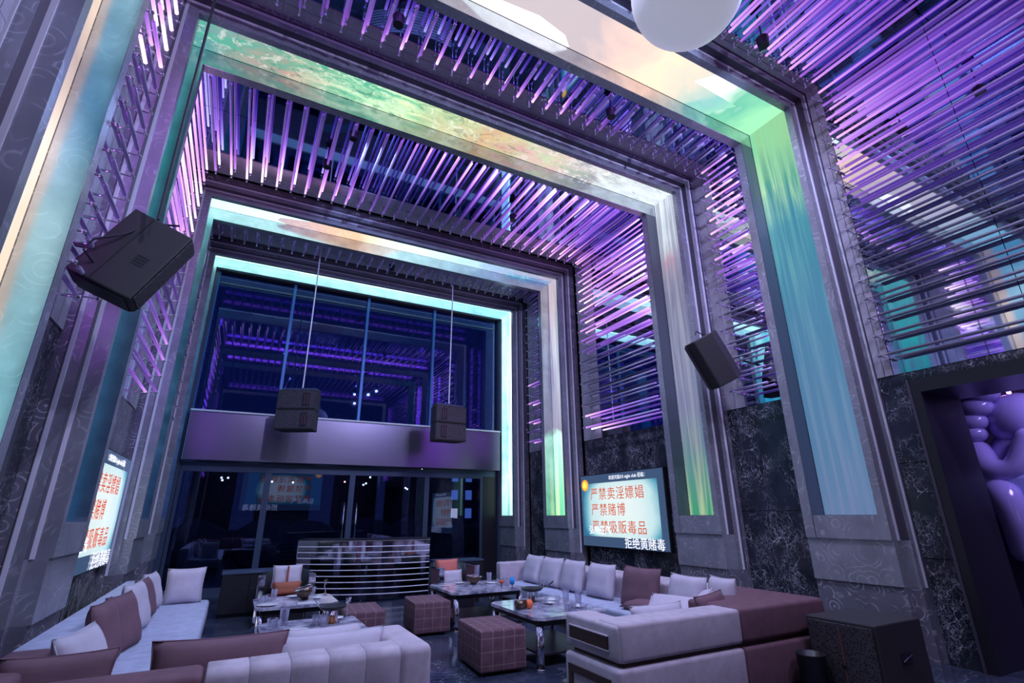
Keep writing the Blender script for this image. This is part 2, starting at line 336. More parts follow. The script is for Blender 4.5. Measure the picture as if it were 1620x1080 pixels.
def box(bm, x0, x1, y0, y1, z0, z1, bev=0, seg=2, mi=0):
    if x0 > x1: x0, x1 = x1, x0
    r = bmesh.ops.create_cube(bm, size=1, matrix=Matrix.Translation(((x0 + x1) / 2, (y0 + y1) / 2, (z0 + z1) / 2)) @ Matrix.Diagonal((x1 - x0, y1 - y0, z1 - z0, 1)))
    vs_ = r['verts']; fs = list({f for v in vs_ for f in v.link_faces})
    if bev:
        es = list({e for v in vs_ for e in v.link_edges})
        rr = bmesh.ops.bevel(bm, geom=es, offset=bev, segments=seg, profile=.5, affect='EDGES')
        fs = list(set(rr['faces']) | {f for v in rr['verts'] for f in v.link_faces})
    for f in fs: f.material_index = mi
    return bm
def B(x0, x1, y0, y1, z0, z1, bev=0, seg=2): return box(bmesh.new(), x0, x1, y0, y1, z0, z1, bev, seg)
def cyl(bm, p0, p1, r0, r1=None, seg=12, mi=0, cap=True):
    p0 = Vector(p0); p1 = Vector(p1); d = p1 - p0; r1 = r0 if r1 is None else r1
    m = Matrix.Translation((p0 + p1) / 2) @ d.to_track_quat('Z', 'Y').to_matrix().to_4x4()
    r = bmesh.ops.create_cone(bm, cap_ends=cap, segments=seg, radius1=r0, radius2=r1, depth=d.length, matrix=m)
    for f in {f for v in r['verts'] for f in v.link_faces}: f.material_index = mi
    return bm
def ball(bm, c, r, sub=1, mi=0, scale=(1, 1, 1)):
    rr = bmesh.ops.create_icosphere(bm, subdivisions=sub, radius=r, matrix=Matrix.Translation(c) @ Matrix.Diagonal((*scale, 1)))
    for f in {f for v in rr['verts'] for f in v.link_faces}: f.material_index = mi
    return bm
def lathe(bm, prof, c=(0, 0, 0), seg=16, mi=0):
    rings = []
    for r, z in prof:
        rings.append([bm.verts.new((c[0] + r * math.cos(2 * PI * i / seg), c[1] + r * math.sin(2 * PI * i / seg), c[2] + z)) for i in range(seg)])
    for a, b in zip(rings, rings[1:]):
        for i in range(seg):
            f = bm.faces.new((a[i], a[(i + 1) % seg], b[(i + 1) % seg], b[i])); f.material_index = mi
    if prof[0][0] > 0: bm.faces.new(list(reversed(rings[0]))).material_index = mi
    if prof[-1][0] > 0: bm.faces.new(rings[-1]).material_index = mi
    return bm
def tube(bm, pts, r, seg=6, mi=0):
    pts = [Vector(p) for p in pts]; rings = []
    for i, p in enumerate(pts):
        d = (pts[min(i + 1, len(pts) - 1)] - pts[max(i - 1, 0)]).normalized()
        q = d.to_track_quat('Z', 'Y')
        rings.append([bm.verts.new(p + q @ Vector((r * math.cos(2 * PI * k / seg), r * math.sin(2 * PI * k / seg), 0))) for k in range(seg)])
    for a, b in zip(rings, rings[1:]):
        for k in range(seg):
            bm.faces.new((a[k], a[(k + 1) % seg], b[(k + 1) % seg], b[k])).material_index = mi
    bm.faces.new(list(reversed(rings[0]))); bm.faces.new(rings[-1])
    return bm
def copy_tree(o, parent=None):
    c = o.copy(); COL.objects.link(c)
    if parent is not None: c.parent = parent
    for ch in list(o.children): copy_tree(ch, c)
    return c
# ------------------------------------------------------------------ the setting: floor, walls, ceiling
WX = XR + WM; WXL = XL - WM; CZ = ZT + WM
BACK = 14.30; FRONT = -4.2
fl = struct('floor'); link('subfloor', B(WXL - .6, WX + .6, FRONT - .3, BACK + .3, -.25, -.012), M['grey'], fl)
mt = None
nx = 8; tw = (WX - WXL) / nx; ny = 16; tl = (BACK - FRONT) / ny
for i in range(nx):
    for j in range(ny):
        if mt is None:
            mt = link('floor_tile', B(.003, tw - .003, .003, tl - .003, -.012, 0), M['floor'], fl, local=True); o = mt
        else:
            o = mt.copy(); COL.objects.link(o); o.parent = fl
        o.location = (WXL + i * tw, FRONT + j * tl, 0)

walls = {}
walls['right'] = struct('wall_right'); walls['left'] = struct('wall_left')
ceil = struct('ceiling'); link('ceiling_backing', B(WXL - .5, WX + .5, FRONT, BACK + .2, CZ + .16, CZ + .4), M['black'], ceil)
# doorway in the right wall: Y from DY0 to DY1, top DZ
DY0, DY1, DZ = -.6, 3.0, 3.05
link('wall_backing', B(WX + .16, WX + .5, 3.2, BACK + .2, 0, CZ + .3), M['black'], walls['right'])
link('wall_backing', B(WX + .16, WX + .5, FRONT, DY0 - .1, 0, CZ + .3), M['black'], walls['right'])
link('wall_backing', B(WX + .16, WX + .5, DY0 - .1, 3.2, 3.30, CZ + .3), M['black'], walls['right'])
link('wall_backing', B(WXL - .5, WXL - .16, FRONT, BACK + .2, 0, CZ + .3), M['black'], walls['left'])
# bays: mirror above, marble below, fixing plate at the far end
MZ = 3.33
bays = [(5, 4, -1.0, 3.48, .20), (4, 3, 4.73, 5.94, .40), (3, 2, 7.11, 10.20, .70), (2, 1, 11.65, 12.92, .62)]
def side_panels(side, y0, y1, z0, z1, name, mat, nyy, nzz, th=.02, skip=None, gap=.004):
    x = WX if side == 'right' else WXL; s = 1 if side == 'right' else -1
    for i in range(nyy):
        for j in range(nzz):
            ya = y0 + (y1 - y0) * i / nyy; yb = y0 + (y1 - y0) * (i + 1) / nyy
            za = z0 + (z1 - z0) * j / nzz; zb = z0 + (z1 - z0) * (j + 1) / nzz
            link(name, B(x, x + s * th, ya + gap, yb - gap, za + gap, zb - gap), mat, walls[side])
for a, b, y0, y1, pw in bays:
    for side in ('right', 'left'):
        x = WX if side == 'right' else WXL; s = 1 if side == 'right' else -1
        L = y1 - pw - y0
        side_panels(side, y0, y1 - pw, MZ, CZ, 'mirror_panel', M['mirror'], max(1, round(L / 1.6)), 3)
        # fixing plate: two rows of panels with a dark seam between them
        for q in (0, 1):
            ya = y1 - pw + q * pw / 2
            for j in range(4):
                za = MZ + (CZ - MZ) * j / 4; zb = MZ + (CZ - MZ) * (j + 1) / 4
                link('fixing_plate', B(x - s * .015, x + s * .02, ya + .004, ya + pw / 2 - .004, za + .003, zb - .003), M['plate'], walls[side])
        if side == 'right' and a == 5:
            side_panels(side, 3.14, y1, 0, MZ, 'marble_slab', M['marble'], 1, 3)
            side_panels(side, DY0 - .2, 3.14, 3.22, MZ, 'marble_slab', M['marble'], 3, 1)
            side_panels(side, FRONT, DY0 - .2, 0, MZ, 'marble_slab', M['marble'], 2, 2)
        else:
            side_panels(side, y0, y1, 0, MZ, 'marble_slab', M['marble'], max(1, round((y1 - y0) / 1.05)), 2)
    # ceiling of the bay
    nxx = 7; L = y1 - pw - y0; nyy = max(1, round(L / 1.5))
    for i in range(nxx):
        for j in range(nyy):
            xa = WXL + (WX - WXL) * i / nxx; xb = WXL + (WX - WXL) * (i + 1) / nxx
            ya = y0 + L * j / nyy; yb = y0 + L * (j + 1) / nyy
            link('ceiling_mirror', B(xa + .005, xb - .005, ya + .005, yb - .005, CZ, CZ + .015), M['cmirror'], ceil)
        for q in (0, 1):
            xa = WXL + (WX - WXL) * i / nxx; xb = WXL + (WX - WXL) * (i + 1) / nxx; ya = y1 - pw + q * pw / 2
            link('ceiling_plate', B(xa + .003, xb - .003, ya + .004, ya + pw / 2 - .004, CZ - .015, CZ + .015), M['plate'], ceil)

# ------------------------------------------------------------------ portals
PLAB = {5: 'stepped metal portal arch behind the viewpoint, nearest to the front screen',
        4: 'nearest stepped metal portal arch with white, brown and blue video strips, by the doorway',
        3: 'stepped metal portal arch with green and orange video strips, second from the viewer',
        2: 'stepped metal portal arch with white and teal video strips, third from the viewer',
        1: 'farthest stepped portal arch with cyan-white video strips, framing the back windows'}
DW = {5: .10, 4: .10, 3: 0, 2: 0, 1: 0}          # the nearer arches open slightly wider
ZS = 1.60; ZB = 1.31; ZA = .79
for k in (5, 4, 3, 2, 1):
    d = DW[k]
    def U(bm, w0, w1, ya, yb, zb):
        """an upside-down U: between offsets w0 and w1 outside the opening"""
        box(bm, XR + d + w0, XR + d + w1, ya, yb, zb, ZT + d + w1)
        box(bm, XL - d - w1, XL - d - w0, ya, yb, zb, ZT + d + w1)
        box(bm, XL - d - w0, XR + d + w0, ya, yb, ZT + d + w0, ZT + d + w1)
        return bm
    def legs(bm, w0, w1, ya, yb, z0, z1):
        box(bm, XR + d + w0, XR + d + w1, ya, yb, z0, z1); box(bm, XL - d - w1, XL - d - w0, ya, yb, z0, z1); return bm
    Y0, Y1 = PY[k]; Y2 = Y1 + .15; pf = thing('portal_arch', PLAB[k], 'arch', (XM, Y0, 0))
    yB, yA, yC = Y0 - .10, Y0 - .22, Y0 - .26
    OUT = .42; wB, wA = .16, .28
    bm = U(bmesh.new(), wA, OUT, yC, Y0, 0); legs(bm, .05, OUT, Y0, Y2, 0, ZA)
    U(bm, .05, OUT, Y1 + .012, Y2, ZA)
    legs(bm, .05, wB, yB, Y0, 0, ZA); legs(bm, wB, wA, yA, Y0, 0, ZA)
    link('base_layer', bm, M['swirl_dark'], pf)
    bm = U(bmesh.new(), wB, wA, yA, Y0, ZA); legs(bm, .025, OUT, Y0, Y2 + .002, ZA, ZB)
    legs(bm, .025, wB, yB, Y0, ZA, ZB)
    link('middle_layer', bm, M['swirl'], pf)
    bm = U(bmesh.new(), 0, wB, yB, Y0, ZB); U(bm, 0, .05, Y1 + .012, Y2, ZB); legs(bm, 0, OUT, Y0, Y1, ZB, ZS)
    link('inner_layer', bm, M['swirl'], pf)
    bm = box(bmesh.new(), XL - d - .265, XL - d, Y1, Y1 + .0115, ZS, ZT + d + .265); box(bm, XL - d, XR + d + .265, Y1, Y1 + .0115, ZT + d, ZT + d + .265)
    link('polished_lip', bm, M['lip'], pf)
    link('side_lip', B(XR + d, XR + d + .265, Y1, Y1 + .0115, ZS, ZT + d), M['darklip'] if k in (3, 4) else M['lip'], pf)
    link('recess_back', U(bmesh.new(), .29, .34, Y0, Y1, ZS), M['black'], pf)
    link('led_screen', B(XR + d + .27, XR + d + .29, Y0 + .01, Y1 - .01, ZS + .005, ZT + d + .29), LED[(k, 'right')], pf)['label'] = 'right video strip'
    link('led_screen', B(XL - d - .29, XL - d - .27, Y0 + .01, Y1 - .01, ZS + .005, ZT + d + .29), LED[(k, 'left')], pf)['label'] = 'left video strip'
    link('led_screen', B(XL - d - .27, XR + d + .27, Y0 + .01, Y1 - .01, ZT + d + .27, ZT + d + .29), LED[(k, 'top')], pf)['label'] = 'overhead video strip'
    for w0, yy_, zb in ((wB, yB, ZB), (wA, yA, ZA)):
        link('riser', U(bmesh.new(), w0 - .002, w0 + .004, yy_ - .115 if w0 == wB else yy_ - .04, yy_ - .001, zb), M['riser'], pf)
        link('trim_strip', U(bmesh.new(), w0 - .036, w0 - .001, yy_ - .012, yy_ + .002, zb - .004), M['trim'], pf)

# ------------------------------------------------------------------ rods
def rod_mesh(L, post, name):
    bm = bmesh.new()
    cyl(bm, (0, -.11, 0), (0, -L + .11, 0), .0195, seg=10, mi=0)
    for ys, d in ((0, -1), (-L, 1)):
        cyl(bm, (0, ys, 0), (0, ys + d * .11, 0), .008, seg=6, mi=1)
        ball(bm, (0, ys, 0), .024, 1, mi=1)
        cyl(bm, (0, ys, 0), (0, ys, post), .009, seg=6, mi=1)
        cyl(bm, (0, ys, post - .012), (0, ys, post), .02, seg=8, mi=1)
    me = bpy.data.meshes.new(name); bm.to_mesh(me); bm.free(); me.materials.append(M['rod']); me.materials.append(M['chrome'])
    for p in me.polygons: p.use_smooth = len(p.vertices) <= 4
    return me
ROD = [(5, -.85, 3.30), (4, 4.76, 5.57), (3, 7.15, 9.80), (2, 11.69, 12.50)]
BN = {5: ('nearest', 'in front of the nearest arch'), 4: ('second', 'between the nearest and second arch'), 3: ('third', 'between the second and third arch'), 2: ('farthest', 'between the third and farthest arch')}
def clampf(v, a=0, b=1): return max(a, min(b, v))
for k, y0, y1_ in ROD:
    for side in ('right', 'left', 'top'):
        y1 = 2.35 if (k == 5 and side == 'left') else y1_
        L = y1 - y0
        nm = {'right': 'right wall', 'left': 'left wall', 'top': 'ceiling'}[side]
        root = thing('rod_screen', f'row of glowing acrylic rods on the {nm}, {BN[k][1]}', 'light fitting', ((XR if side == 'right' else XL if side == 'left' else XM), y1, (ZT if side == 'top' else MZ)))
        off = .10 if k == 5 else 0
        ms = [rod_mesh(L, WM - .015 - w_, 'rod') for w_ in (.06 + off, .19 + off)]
        if side == 'top':
            n_ = int((XR - XL - .1) / .268) + 1; pos = [XL + .08 + .268 * i for i in range(n_ + 1)]
        else:
            pos = [3.57 + .27 * i for i in range(17)]
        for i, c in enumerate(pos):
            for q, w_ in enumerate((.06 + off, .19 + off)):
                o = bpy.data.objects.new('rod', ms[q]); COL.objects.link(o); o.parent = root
                jit = .012 * math.sin(i * 2.7 + q)
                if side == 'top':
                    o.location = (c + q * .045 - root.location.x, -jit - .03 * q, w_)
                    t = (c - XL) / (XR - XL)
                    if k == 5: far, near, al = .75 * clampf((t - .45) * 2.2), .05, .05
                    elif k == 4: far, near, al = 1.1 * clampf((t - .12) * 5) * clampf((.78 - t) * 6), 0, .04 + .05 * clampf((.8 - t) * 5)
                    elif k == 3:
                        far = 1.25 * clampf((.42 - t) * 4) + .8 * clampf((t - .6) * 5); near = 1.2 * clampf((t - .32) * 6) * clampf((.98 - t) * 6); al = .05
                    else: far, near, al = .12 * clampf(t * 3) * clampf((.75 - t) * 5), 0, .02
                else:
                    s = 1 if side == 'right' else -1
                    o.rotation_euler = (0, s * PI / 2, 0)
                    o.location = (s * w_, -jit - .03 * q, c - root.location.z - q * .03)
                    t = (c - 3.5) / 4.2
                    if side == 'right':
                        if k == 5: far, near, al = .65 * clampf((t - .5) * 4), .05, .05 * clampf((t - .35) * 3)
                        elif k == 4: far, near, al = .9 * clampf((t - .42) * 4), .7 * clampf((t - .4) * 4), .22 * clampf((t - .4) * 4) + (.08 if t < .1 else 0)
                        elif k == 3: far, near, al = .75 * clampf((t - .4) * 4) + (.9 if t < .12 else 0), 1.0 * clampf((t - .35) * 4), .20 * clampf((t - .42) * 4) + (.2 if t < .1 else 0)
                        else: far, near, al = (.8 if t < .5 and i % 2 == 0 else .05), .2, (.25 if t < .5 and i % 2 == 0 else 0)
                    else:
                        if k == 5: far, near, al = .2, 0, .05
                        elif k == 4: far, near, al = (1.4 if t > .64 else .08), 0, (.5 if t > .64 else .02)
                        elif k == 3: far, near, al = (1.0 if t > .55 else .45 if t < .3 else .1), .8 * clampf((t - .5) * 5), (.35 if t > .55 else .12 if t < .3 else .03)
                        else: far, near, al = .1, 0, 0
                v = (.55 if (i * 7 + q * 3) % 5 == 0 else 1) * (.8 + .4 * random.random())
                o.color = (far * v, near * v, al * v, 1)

# ------------------------------------------------------------------ back wall: doors below, beam, windows above
BK = thing  # alias kept short
bw = struct('wall_back')
link('header', B(-1.6, 7.3, BACK - .02, BACK + .14, 2.72, 2.88), M['frame'], bw)
link('side_cheek', B(-1.75, -1.28, 14.195, BACK + .16, 0, CZ), M['frame'], bw)
link('side_cheek', B(6.98, 7.45, 14.195, BACK + .16, 0, CZ), M['frame'], bw)
link('window_lintel', B(-1.6, 7.3, BACK - .05, BACK + .14, 7.83, CZ), M['black'], bw)
beam = tag(link('steel_beam', B(-1.27, 6.93, BACK - .34, BACK - .02, 2.89, 4.03, .012), M['beam']), 'wide brushed violet-steel beam across the back wall above the glass doors', 'beam')
sh = tag(link('beam_ledge', B(-1.27, 6.93, BACK - .38, BACK - .02, 4.032, 4.075, .006), M['trim']), 'thin pale ledge on top of the violet-steel beam', 'ledge')
mull = [-1.27, .62, 2.68, 4.76, 6.95]
for i in range(4):
    wn = struct(f'window_{i + 1}')
    x0, x1 = mull[i], mull[i + 1]
    link('pane', B(x0 + .03, x1 - .03, BACK + .02, BACK + .035, 4.10, 7.52), M['pane_up'], wn)
    link('upper_pane', B(x0 + .03, x1 - .03, BACK + .02, BACK + .035, 7.57, 7.83), M['pane_up'], wn)
    link('transom', B(x0 + .03, x1 - .03, BACK - .0, BACK + .06, 7.52, 7.57), M['frame'], wn)
    link('sill', B(x0, x1, BACK - .01, BACK + .08, 4.078, 4.12), M['frame'], wn)
    link('mullion', B(x0 - .04, x0 + .03, BACK - .06, BACK + .06, 4.078, 7.83), M['mullion'], wn)
dx = [-1.27, .62, 2.68, 4.76, 6.50]
for i in range(4):
    dn = struct(f'door_{i + 1}')
    x0, x1 = dx[i], dx[i + 1]
    link('glass_pane', B(x0 + .07, x1 - .07, BACK + .02, BACK + .035, .10, 2.66), M['pane_low'], dn)
    bm = bmesh.new(); box(bm, x0, x0 + .07, BACK - .03, BACK + .07, 0, 2.72); box(bm, x1 - .07, x1, BACK - .03, BACK + .07, 0, 2.72)
    box(bm, x0 + .07, x1 - .07, BACK - .03, BACK + .07, 2.66, 2.72); box(bm, x0 + .07, x1 - .07, BACK - .03, BACK + .07, 0, .10)
    link('door_frame', bm, M['frame'], dn)
    if i in (1, 2):
        xh = x1 - .16 if i == 1 else x0 + .16
        bm = bmesh.new(); cyl(bm, (xh, BACK - .09, .95), (xh, BACK - .09, 1.95), .018)
        for z in (1.1, 1.8): cyl(bm, (xh, BACK - .09, z), (xh, BACK - .02, z), .012)
        link('door_handle', bm, M['chrome'], dn, True)
link('dark_pier', B(6.5, 6.98, BACK - .03, BACK + .12, 0, 2.72), M['black'], bw)
# front wall behind the viewpoint
fw = struct('wall_front'); link('wall_board', B(WXL - .5, WX + .5, FRONT - .3, FRONT, 0, CZ + .2), M['swirl_dark'], fw)

# ------------------------------------------------------------------ outside, seen through the back glass
out = struct('ground_outside'); link('paving', B(-30, 40, BACK + .4, 80, -.4, -.12), M['outdoor'], out)
fac = thing('building', 'pale lit building far off in the dark beyond the right glass door', 'building', (27, 60, -.12))
link('facade', B(22, 32, 59, 66, -.12, 7.5), M['facade'], fac)
for i in range(5):
    for j in range(3):
        link('lit_window', B(22.8 + 1.8 * i, 23.6 + 1.8 * i, 58.92, 59.0, 1.2 + 2.1 * j, 2.3 + 2.1 * j), M['cityblue'] if (i * 3 + j) % 7 else M['citydim'], fac)
hedge = thing('hedge', 'dark clipped hedge outside, just beyond the glass doors', 'hedge', (3, 20, -.12))
for i in range(14):
    bm = bmesh.new(); ball(bm, (-6 + i * 1.7 + random.uniform(-.3, .3), 20 + random.uniform(-.3, .3), .7), 1.0, 2, scale=(1.05, .7, .85))
    for v in bm.verts: v.co += Vector((random.uniform(-1, 1), random.uniform(-1, 1), random.uniform(-1, 1))) * .07
    link('bush', bm, M['leaf'], hedge)
for q, (x0, wd, ht, lb) in enumerate(((-12, 5, 8.4, 'dark tower block with a few lit windows, leftmost beyond the glass doors'), (-4.5, 4.2, 7.6, 'dark tower block with lit windows, second from the left beyond the glass'),
                                      (2.0, 5.5, 8.0, 'dark tower block with lit windows, behind the middle door'), (10.5, 4.5, 7.4, 'dark tower block with red-orange lights, right of the middle door'), (17, 4.5, 8.2, 'dark tower block beside the pale lit building, far outside'))):
    tw_ = thing('tower_block', lb, 'building', (x0 + wd / 2, 66, -.12), 'tower blocks outside')
    link('facade', B(x0, x0 + wd, 64, 68, -.12, ht), M['outdoor'], tw_)
    for i in range(5):
        x = x0 + .4 + random.random() * (wd - .8); z = random.uniform(4.6, ht - .5)
        link('lit_window', B(x, x + .16, 63.96, 64.0, z, z + .16), M['cityred'] if (q == 3 and i < 2) else M['city'], tw_)

# ------------------------------------------------------------------ televisions and the big screen behind the viewpoint
FONT_OBJS = []
def text_bm(txt, size, depth=.002, bold=0.0, spc=1.0):
    cu = bpy.data.curves.new('t', 'FONT'); cu.body = txt; cu.size = size; cu.extrude = depth; cu.offset = bold
    cu.resolution_u = 2; cu.align_x = 'LEFT'; cu.space_character = spc
    o = bpy.data.objects.new('t', cu); COL.objects.link(o)
    dg = bpy.context.evaluated_depsgraph_get()
    me = bpy.data.meshes.new_from_object(o.evaluated_get(dg))
    bpy.data.objects.remove(o); bm = bmesh.new(); bm.from_mesh(me); bpy.data.meshes.remove(me)
    bmesh.ops.rotate(bm, cent=(0, 0, 0), matrix=Matrix.Rotation(PI / 2, 3, 'X'), verts=bm.verts)
    return bm
M['scr_dark'] = plain('screen_dark_blue', (.01, .015, .03), .08, emit=(.030, .055, .11), estr=1)
n = NT('screen_picture'); v = n.objc(); sp = n.n('ShaderNodeSeparateXYZ'); n.l(v, sp.inputs[0])
ex = n.math('POWER', n.math('ABSOLUTE', n.math('DIVIDE', n.math('ADD', sp.outputs[0], -.05), 1.36)), 2.6)
ez = n.math('POWER', n.math('ABSOLUTE', n.math('DIVIDE', n.math('ADD', sp.outputs[2], 0), .80)), 3.2)
e = n.math('ADD', n.math('ADD', ex, ez), n.math('MULTIPLY', n.math('SUBTRACT', n.noise(v, 1.6, 3).outputs[0], .5), .35), True)
M['scr_pic'] = n.bsdf((.02, .02, .02), .08, emit=n.ramp(e, [(0, (.50, .57, .57)), (.45, (.36, .50, .53)), (.75, (.10, .28, .36)), (1, (.02, .11, .20))]), estr=1)
M['scr_red'] = plain('screen_text_red', (.02, .01, .01), .3, emit=(.42, .055, .015), estr=1)
M['scr_orange'] = plain('screen_orange', (.02, .01, .01), .3, emit=(1.0, .30, .02), estr=1)
M['scr_gold'] = plain('screen_gold', (.02, .01, .01), .3, emit=(1.0, .60, .10), estr=1)
M['scr_white'] = plain('screen_text_white', (.02, .02, .02), .3, emit=(.72, .74, .85), estr=1)
def screen(name, label, cat, loc, rz, sc=1.0, stand=False):
    r = thing(name, label, cat, loc, rz=rz)
    def pt(nm, bm, mat):
        bmesh.ops.scale(bm, vec=(sc, 1, sc), verts=bm.verts); o = link(nm, bm, mat, r, local=True); return o
    pt('bezel', B(-1.40, 1.40, -.045, .05, -.79, .79, .01), M['black'])
    disp = pt('display', B(-1.375, 1.375, -.052, -.046, -.765, .765), M['scr_dark'])
    def sub(nm, bm, mat):
        bmesh.ops.scale(bm, vec=(sc, 1, sc), verts=bm.verts)
        me = bpy.data.meshes.new(nm); bm.to_mesh(me); bm.free(); me.materials.append(mat)
        o = bpy.data.objects.new(nm, me); COL.objects.link(o); o.parent = disp; return o
    sub('picture', B(-1.33, 1.20, -.058, -.053, -.56, .58), M['scr_pic'])
    def tx(t, x, z, size, mat, y=-.060, squash=1.0, bold=.0, spc=1.0):
        bm = text_bm(t, size, .001, bold, spc)
        for v in bm.verts: v.co.x *= squash
        bmesh.ops.translate(bm, vec=(x, y, z), verts=bm.verts); return sub('lettering', bm, mat)
    tx('严禁卖淫嫖娼', -1.0, .24, .285, M['scr_red'], spc=1.14)
    tx('严禁赌博', -1.0, -.10, .285, M['scr_red'], spc=1.14)
    tx('严禁吸贩毒品', -1.0, -.46, .285, M['scr_red'], spc=1.14)
    tx('弘扬正气', -1.12, -.50, .20, M['scr_white'], y=-.064, bold=0.0)
    tx('拒绝黄赌毒', .10, -.74, .235, M['scr_white'], y=-.064, bold=0.0)
    tx('欢迎光临X3 night club 莅临：', -.30, .64, .098, M['scr_white'], bold=0.0)
    bm = bmesh.new(); cyl(bm, (-1.20, -.056, .55), (-1.20, -.066, .55), .125, seg=24); sub('emblem', bm, M['scr_orange'])
    bm = bmesh.new(); cyl(bm, (-1.20, -.066, .55), (-1.20, -.069, .55), .085, seg=6); sub('emblem_centre', bm, M['scr_gold'])
    return r
screen('television', 'large black wall television on the right marble wall showing red lettering', 'television', (WX - .055, 8.92, 1.72), -PI / 2)
screen('television', 'large black wall television on the left wall, half hidden behind the stepped arch', 'television', (WXL + .055, 8.92, 1.74), PI / 2)
screen('video_wall', 'big bright video wall on the wall behind the viewpoint', 'screen', (2.3, FRONT + .06, 3.1), PI, 1.55)

# ------------------------------------------------------------------ soft furnishings
def pillow_bm(w, h, t, seed=0):
    rnd = random.Random(seed); bm = bmesh.new(); N = 12; fr = {}
    ph = rnd.random() * 6
    for sd in (1, -1):
        for i in range(N + 1):
            for j in range(N + 1):
                if sd == -1 and (i in (0, N) or j in (0, N)): fr[(sd, i, j)] = fr[(1, i, j)]; continue
                u = i / N * 2 - 1; v = j / N * 2 - 1
                pin = 1 - .07 * (1 - abs(u) ** 2) * abs(v) ** 4 ; pin2 = 1 - .07 * (1 - abs(v) ** 2) * abs(u) ** 4
                th = (max(0, 1 - u ** 4) ** .55) * (max(0, 1 - v ** 4) ** .55)
                wr = .05 * math.sin(5 * u + ph + 2 * v) * (1 - abs(u)) + .04 * math.sin(7 * v + ph * 2) * (1 - abs(v))
                y = -sd * t / 2 * th * (1 + wr) * (1 - .12 * v)
                fr[(sd, i, j)] = bm.verts.new((u * w / 2 * pin2, y, (v * h / 2) * pin))
    for sd in (1, -1):
        for i in range(N):
            for j in range(N):
                q = [fr[(sd, i, j)], fr[(sd, i + 1, j)], fr[(sd, i + 1, j + 1)], fr[(sd, i, j + 1)]]
                if sd == -1: q.reverse()
                bm.faces.new(q)
    return bm
def cushion(label, mat, loc, rot, w=.5, h=.5, t=.17, group=None, seed=1):
    root = thing('cushion', label, 'cushion', loc, group)
    root.rotation_euler = rot
    body = link('cover', pillow_bm(w, h, t, seed), mat, root, True, local=True)
    # piped seam round the edge
    N = 10; pts = []
    for a, b in (((-1, -1), (1, -1)), ((1, -1), (1, 1)), ((1, 1), (-1, 1)), ((-1, 1), (-1, -1))):
        for i in range(N):
            u = a[0] + (b[0] - a[0]) * i / N; v = a[1] + (b[1] - a[1]) * i / N
            pts.append((u * w / 2 * (1 - .07 * (1 - v * v) * abs(u) ** 4 if abs(u) == 1 else 1), 0, v * h / 2 * (1 - .07 * (1 - u * u) if abs(v) == 1 else 1)))
    pts.append(pts[0]); link('piping', tube(bmesh.new(), pts, .006, 5), mat, root, True, local=True)
    return root
def R(a): return math.radians(a)
def prism_x(x0, x1, y0, y1, z0, z1, rad, seg=5):
    bm = bmesh.new(); pr = [(y0, z0), (y1, z0)]
    for k in range(seg + 1):
        a = PI / 2 * k / seg; pr.append((y1 - rad + rad * math.cos(a), z1 - rad + rad * math.sin(a)))
    for k in range(seg + 1):
        a = PI / 2 + PI / 2 * k / seg; pr.append((y0 + rad + rad * math.cos(a), z1 - rad + rad * math.sin(a)))
    e = .006
    rings = [[bm.verts.new((x, y0 * (1 - s) + s * (y if s == 1 else y), z)) if False else bm.verts.new((x, (y - (y0 + y1) / 2) * s + (y0 + y1) / 2, (z - z0) * s + z0)) for y, z in pr] for x, s in ((x0, .985), (x0 + e, 1), (x1 - e, 1), (x1, .985))]
    n_ = len(pr)
    for a, b in zip(rings, rings[1:]):
        for k in range(n_): bm.faces.new((a[k], a[(k + 1) % n_], b[(k + 1) % n_], b[k]))
    bm.faces.new(list(reversed(rings[0]))); bm.faces.new(rings[-1])
    bmesh.ops.recalc_face_normals(bm, faces=bm.faces)
    return bm

# --- left sofa
sf = thing('sofa', 'long pale blue-lilac sofa along the left wall, with a low straight backrest', 'sofa', (-.7, 7.4, 0))
link('seat_cushion', B(-1.06, -.14, 5.00, 7.40, .17, .43, .05, 4), M['seat'], sf, True)
link('seat_cushion', B(-1.06, -.14, 7.41, 9.86, .17, .43, .05, 4), M['seat'], sf, True)
link('plinth', B(-1.22, -.22, 5.32, 9.80, .0, .18), M['wood'], sf)
link('backrest', B(-1.285, -1.02, 5.30, 9.90, .10, .75, .045, 4), M['seat'], sf, True)
# --- corner + near sofa (back towards the viewer)
ns = thing('sofa', 'near sofa seen from behind, plum corner on the left and cream channelled back', 'sofa', (.1, 4.4, 0))
link('corner_backrest', B(-1.285, -1.0, 4.02, 5.29, .06, .752, .05, 4), M['plum'], ns, True)['label'] = 'plum corner backrest'
link('back_panel', B(-1.0, -.02, 4.02, 4.32, .06, .74, .05, 4), M['plum'], ns, True)['label'] = 'plum back panel'
for i in range(6):
    x0 = -.01 + i * .243
    link('back_panel', prism_x(x0, x0 + .243, 4.02, 4.32, .06, .75, .06) if i < 5 else B(x0, x0 + .243, 4.02, 4.32, .06, .75, .06, 5), M['cream'], ns, True)['label'] = 'cream back panel'
link('armrest', B(1.18, 1.449, 4.10, 4.86, .06, .748, .06, 5), M['cream'], ns, True)
link('seat_cushion', B(-.98, .12, 4.32, 4.98, .17, .43, .05, 4), M['plum'], ns, True)
link('seat_cushion', B(.13, 1.19, 4.32, 4.98, .17, .43, .05, 4), M['cream'], ns, True)
link('plinth', B(-.98, 1.40, 4.06, 4.9, 0, .17), M['wood'], ns)
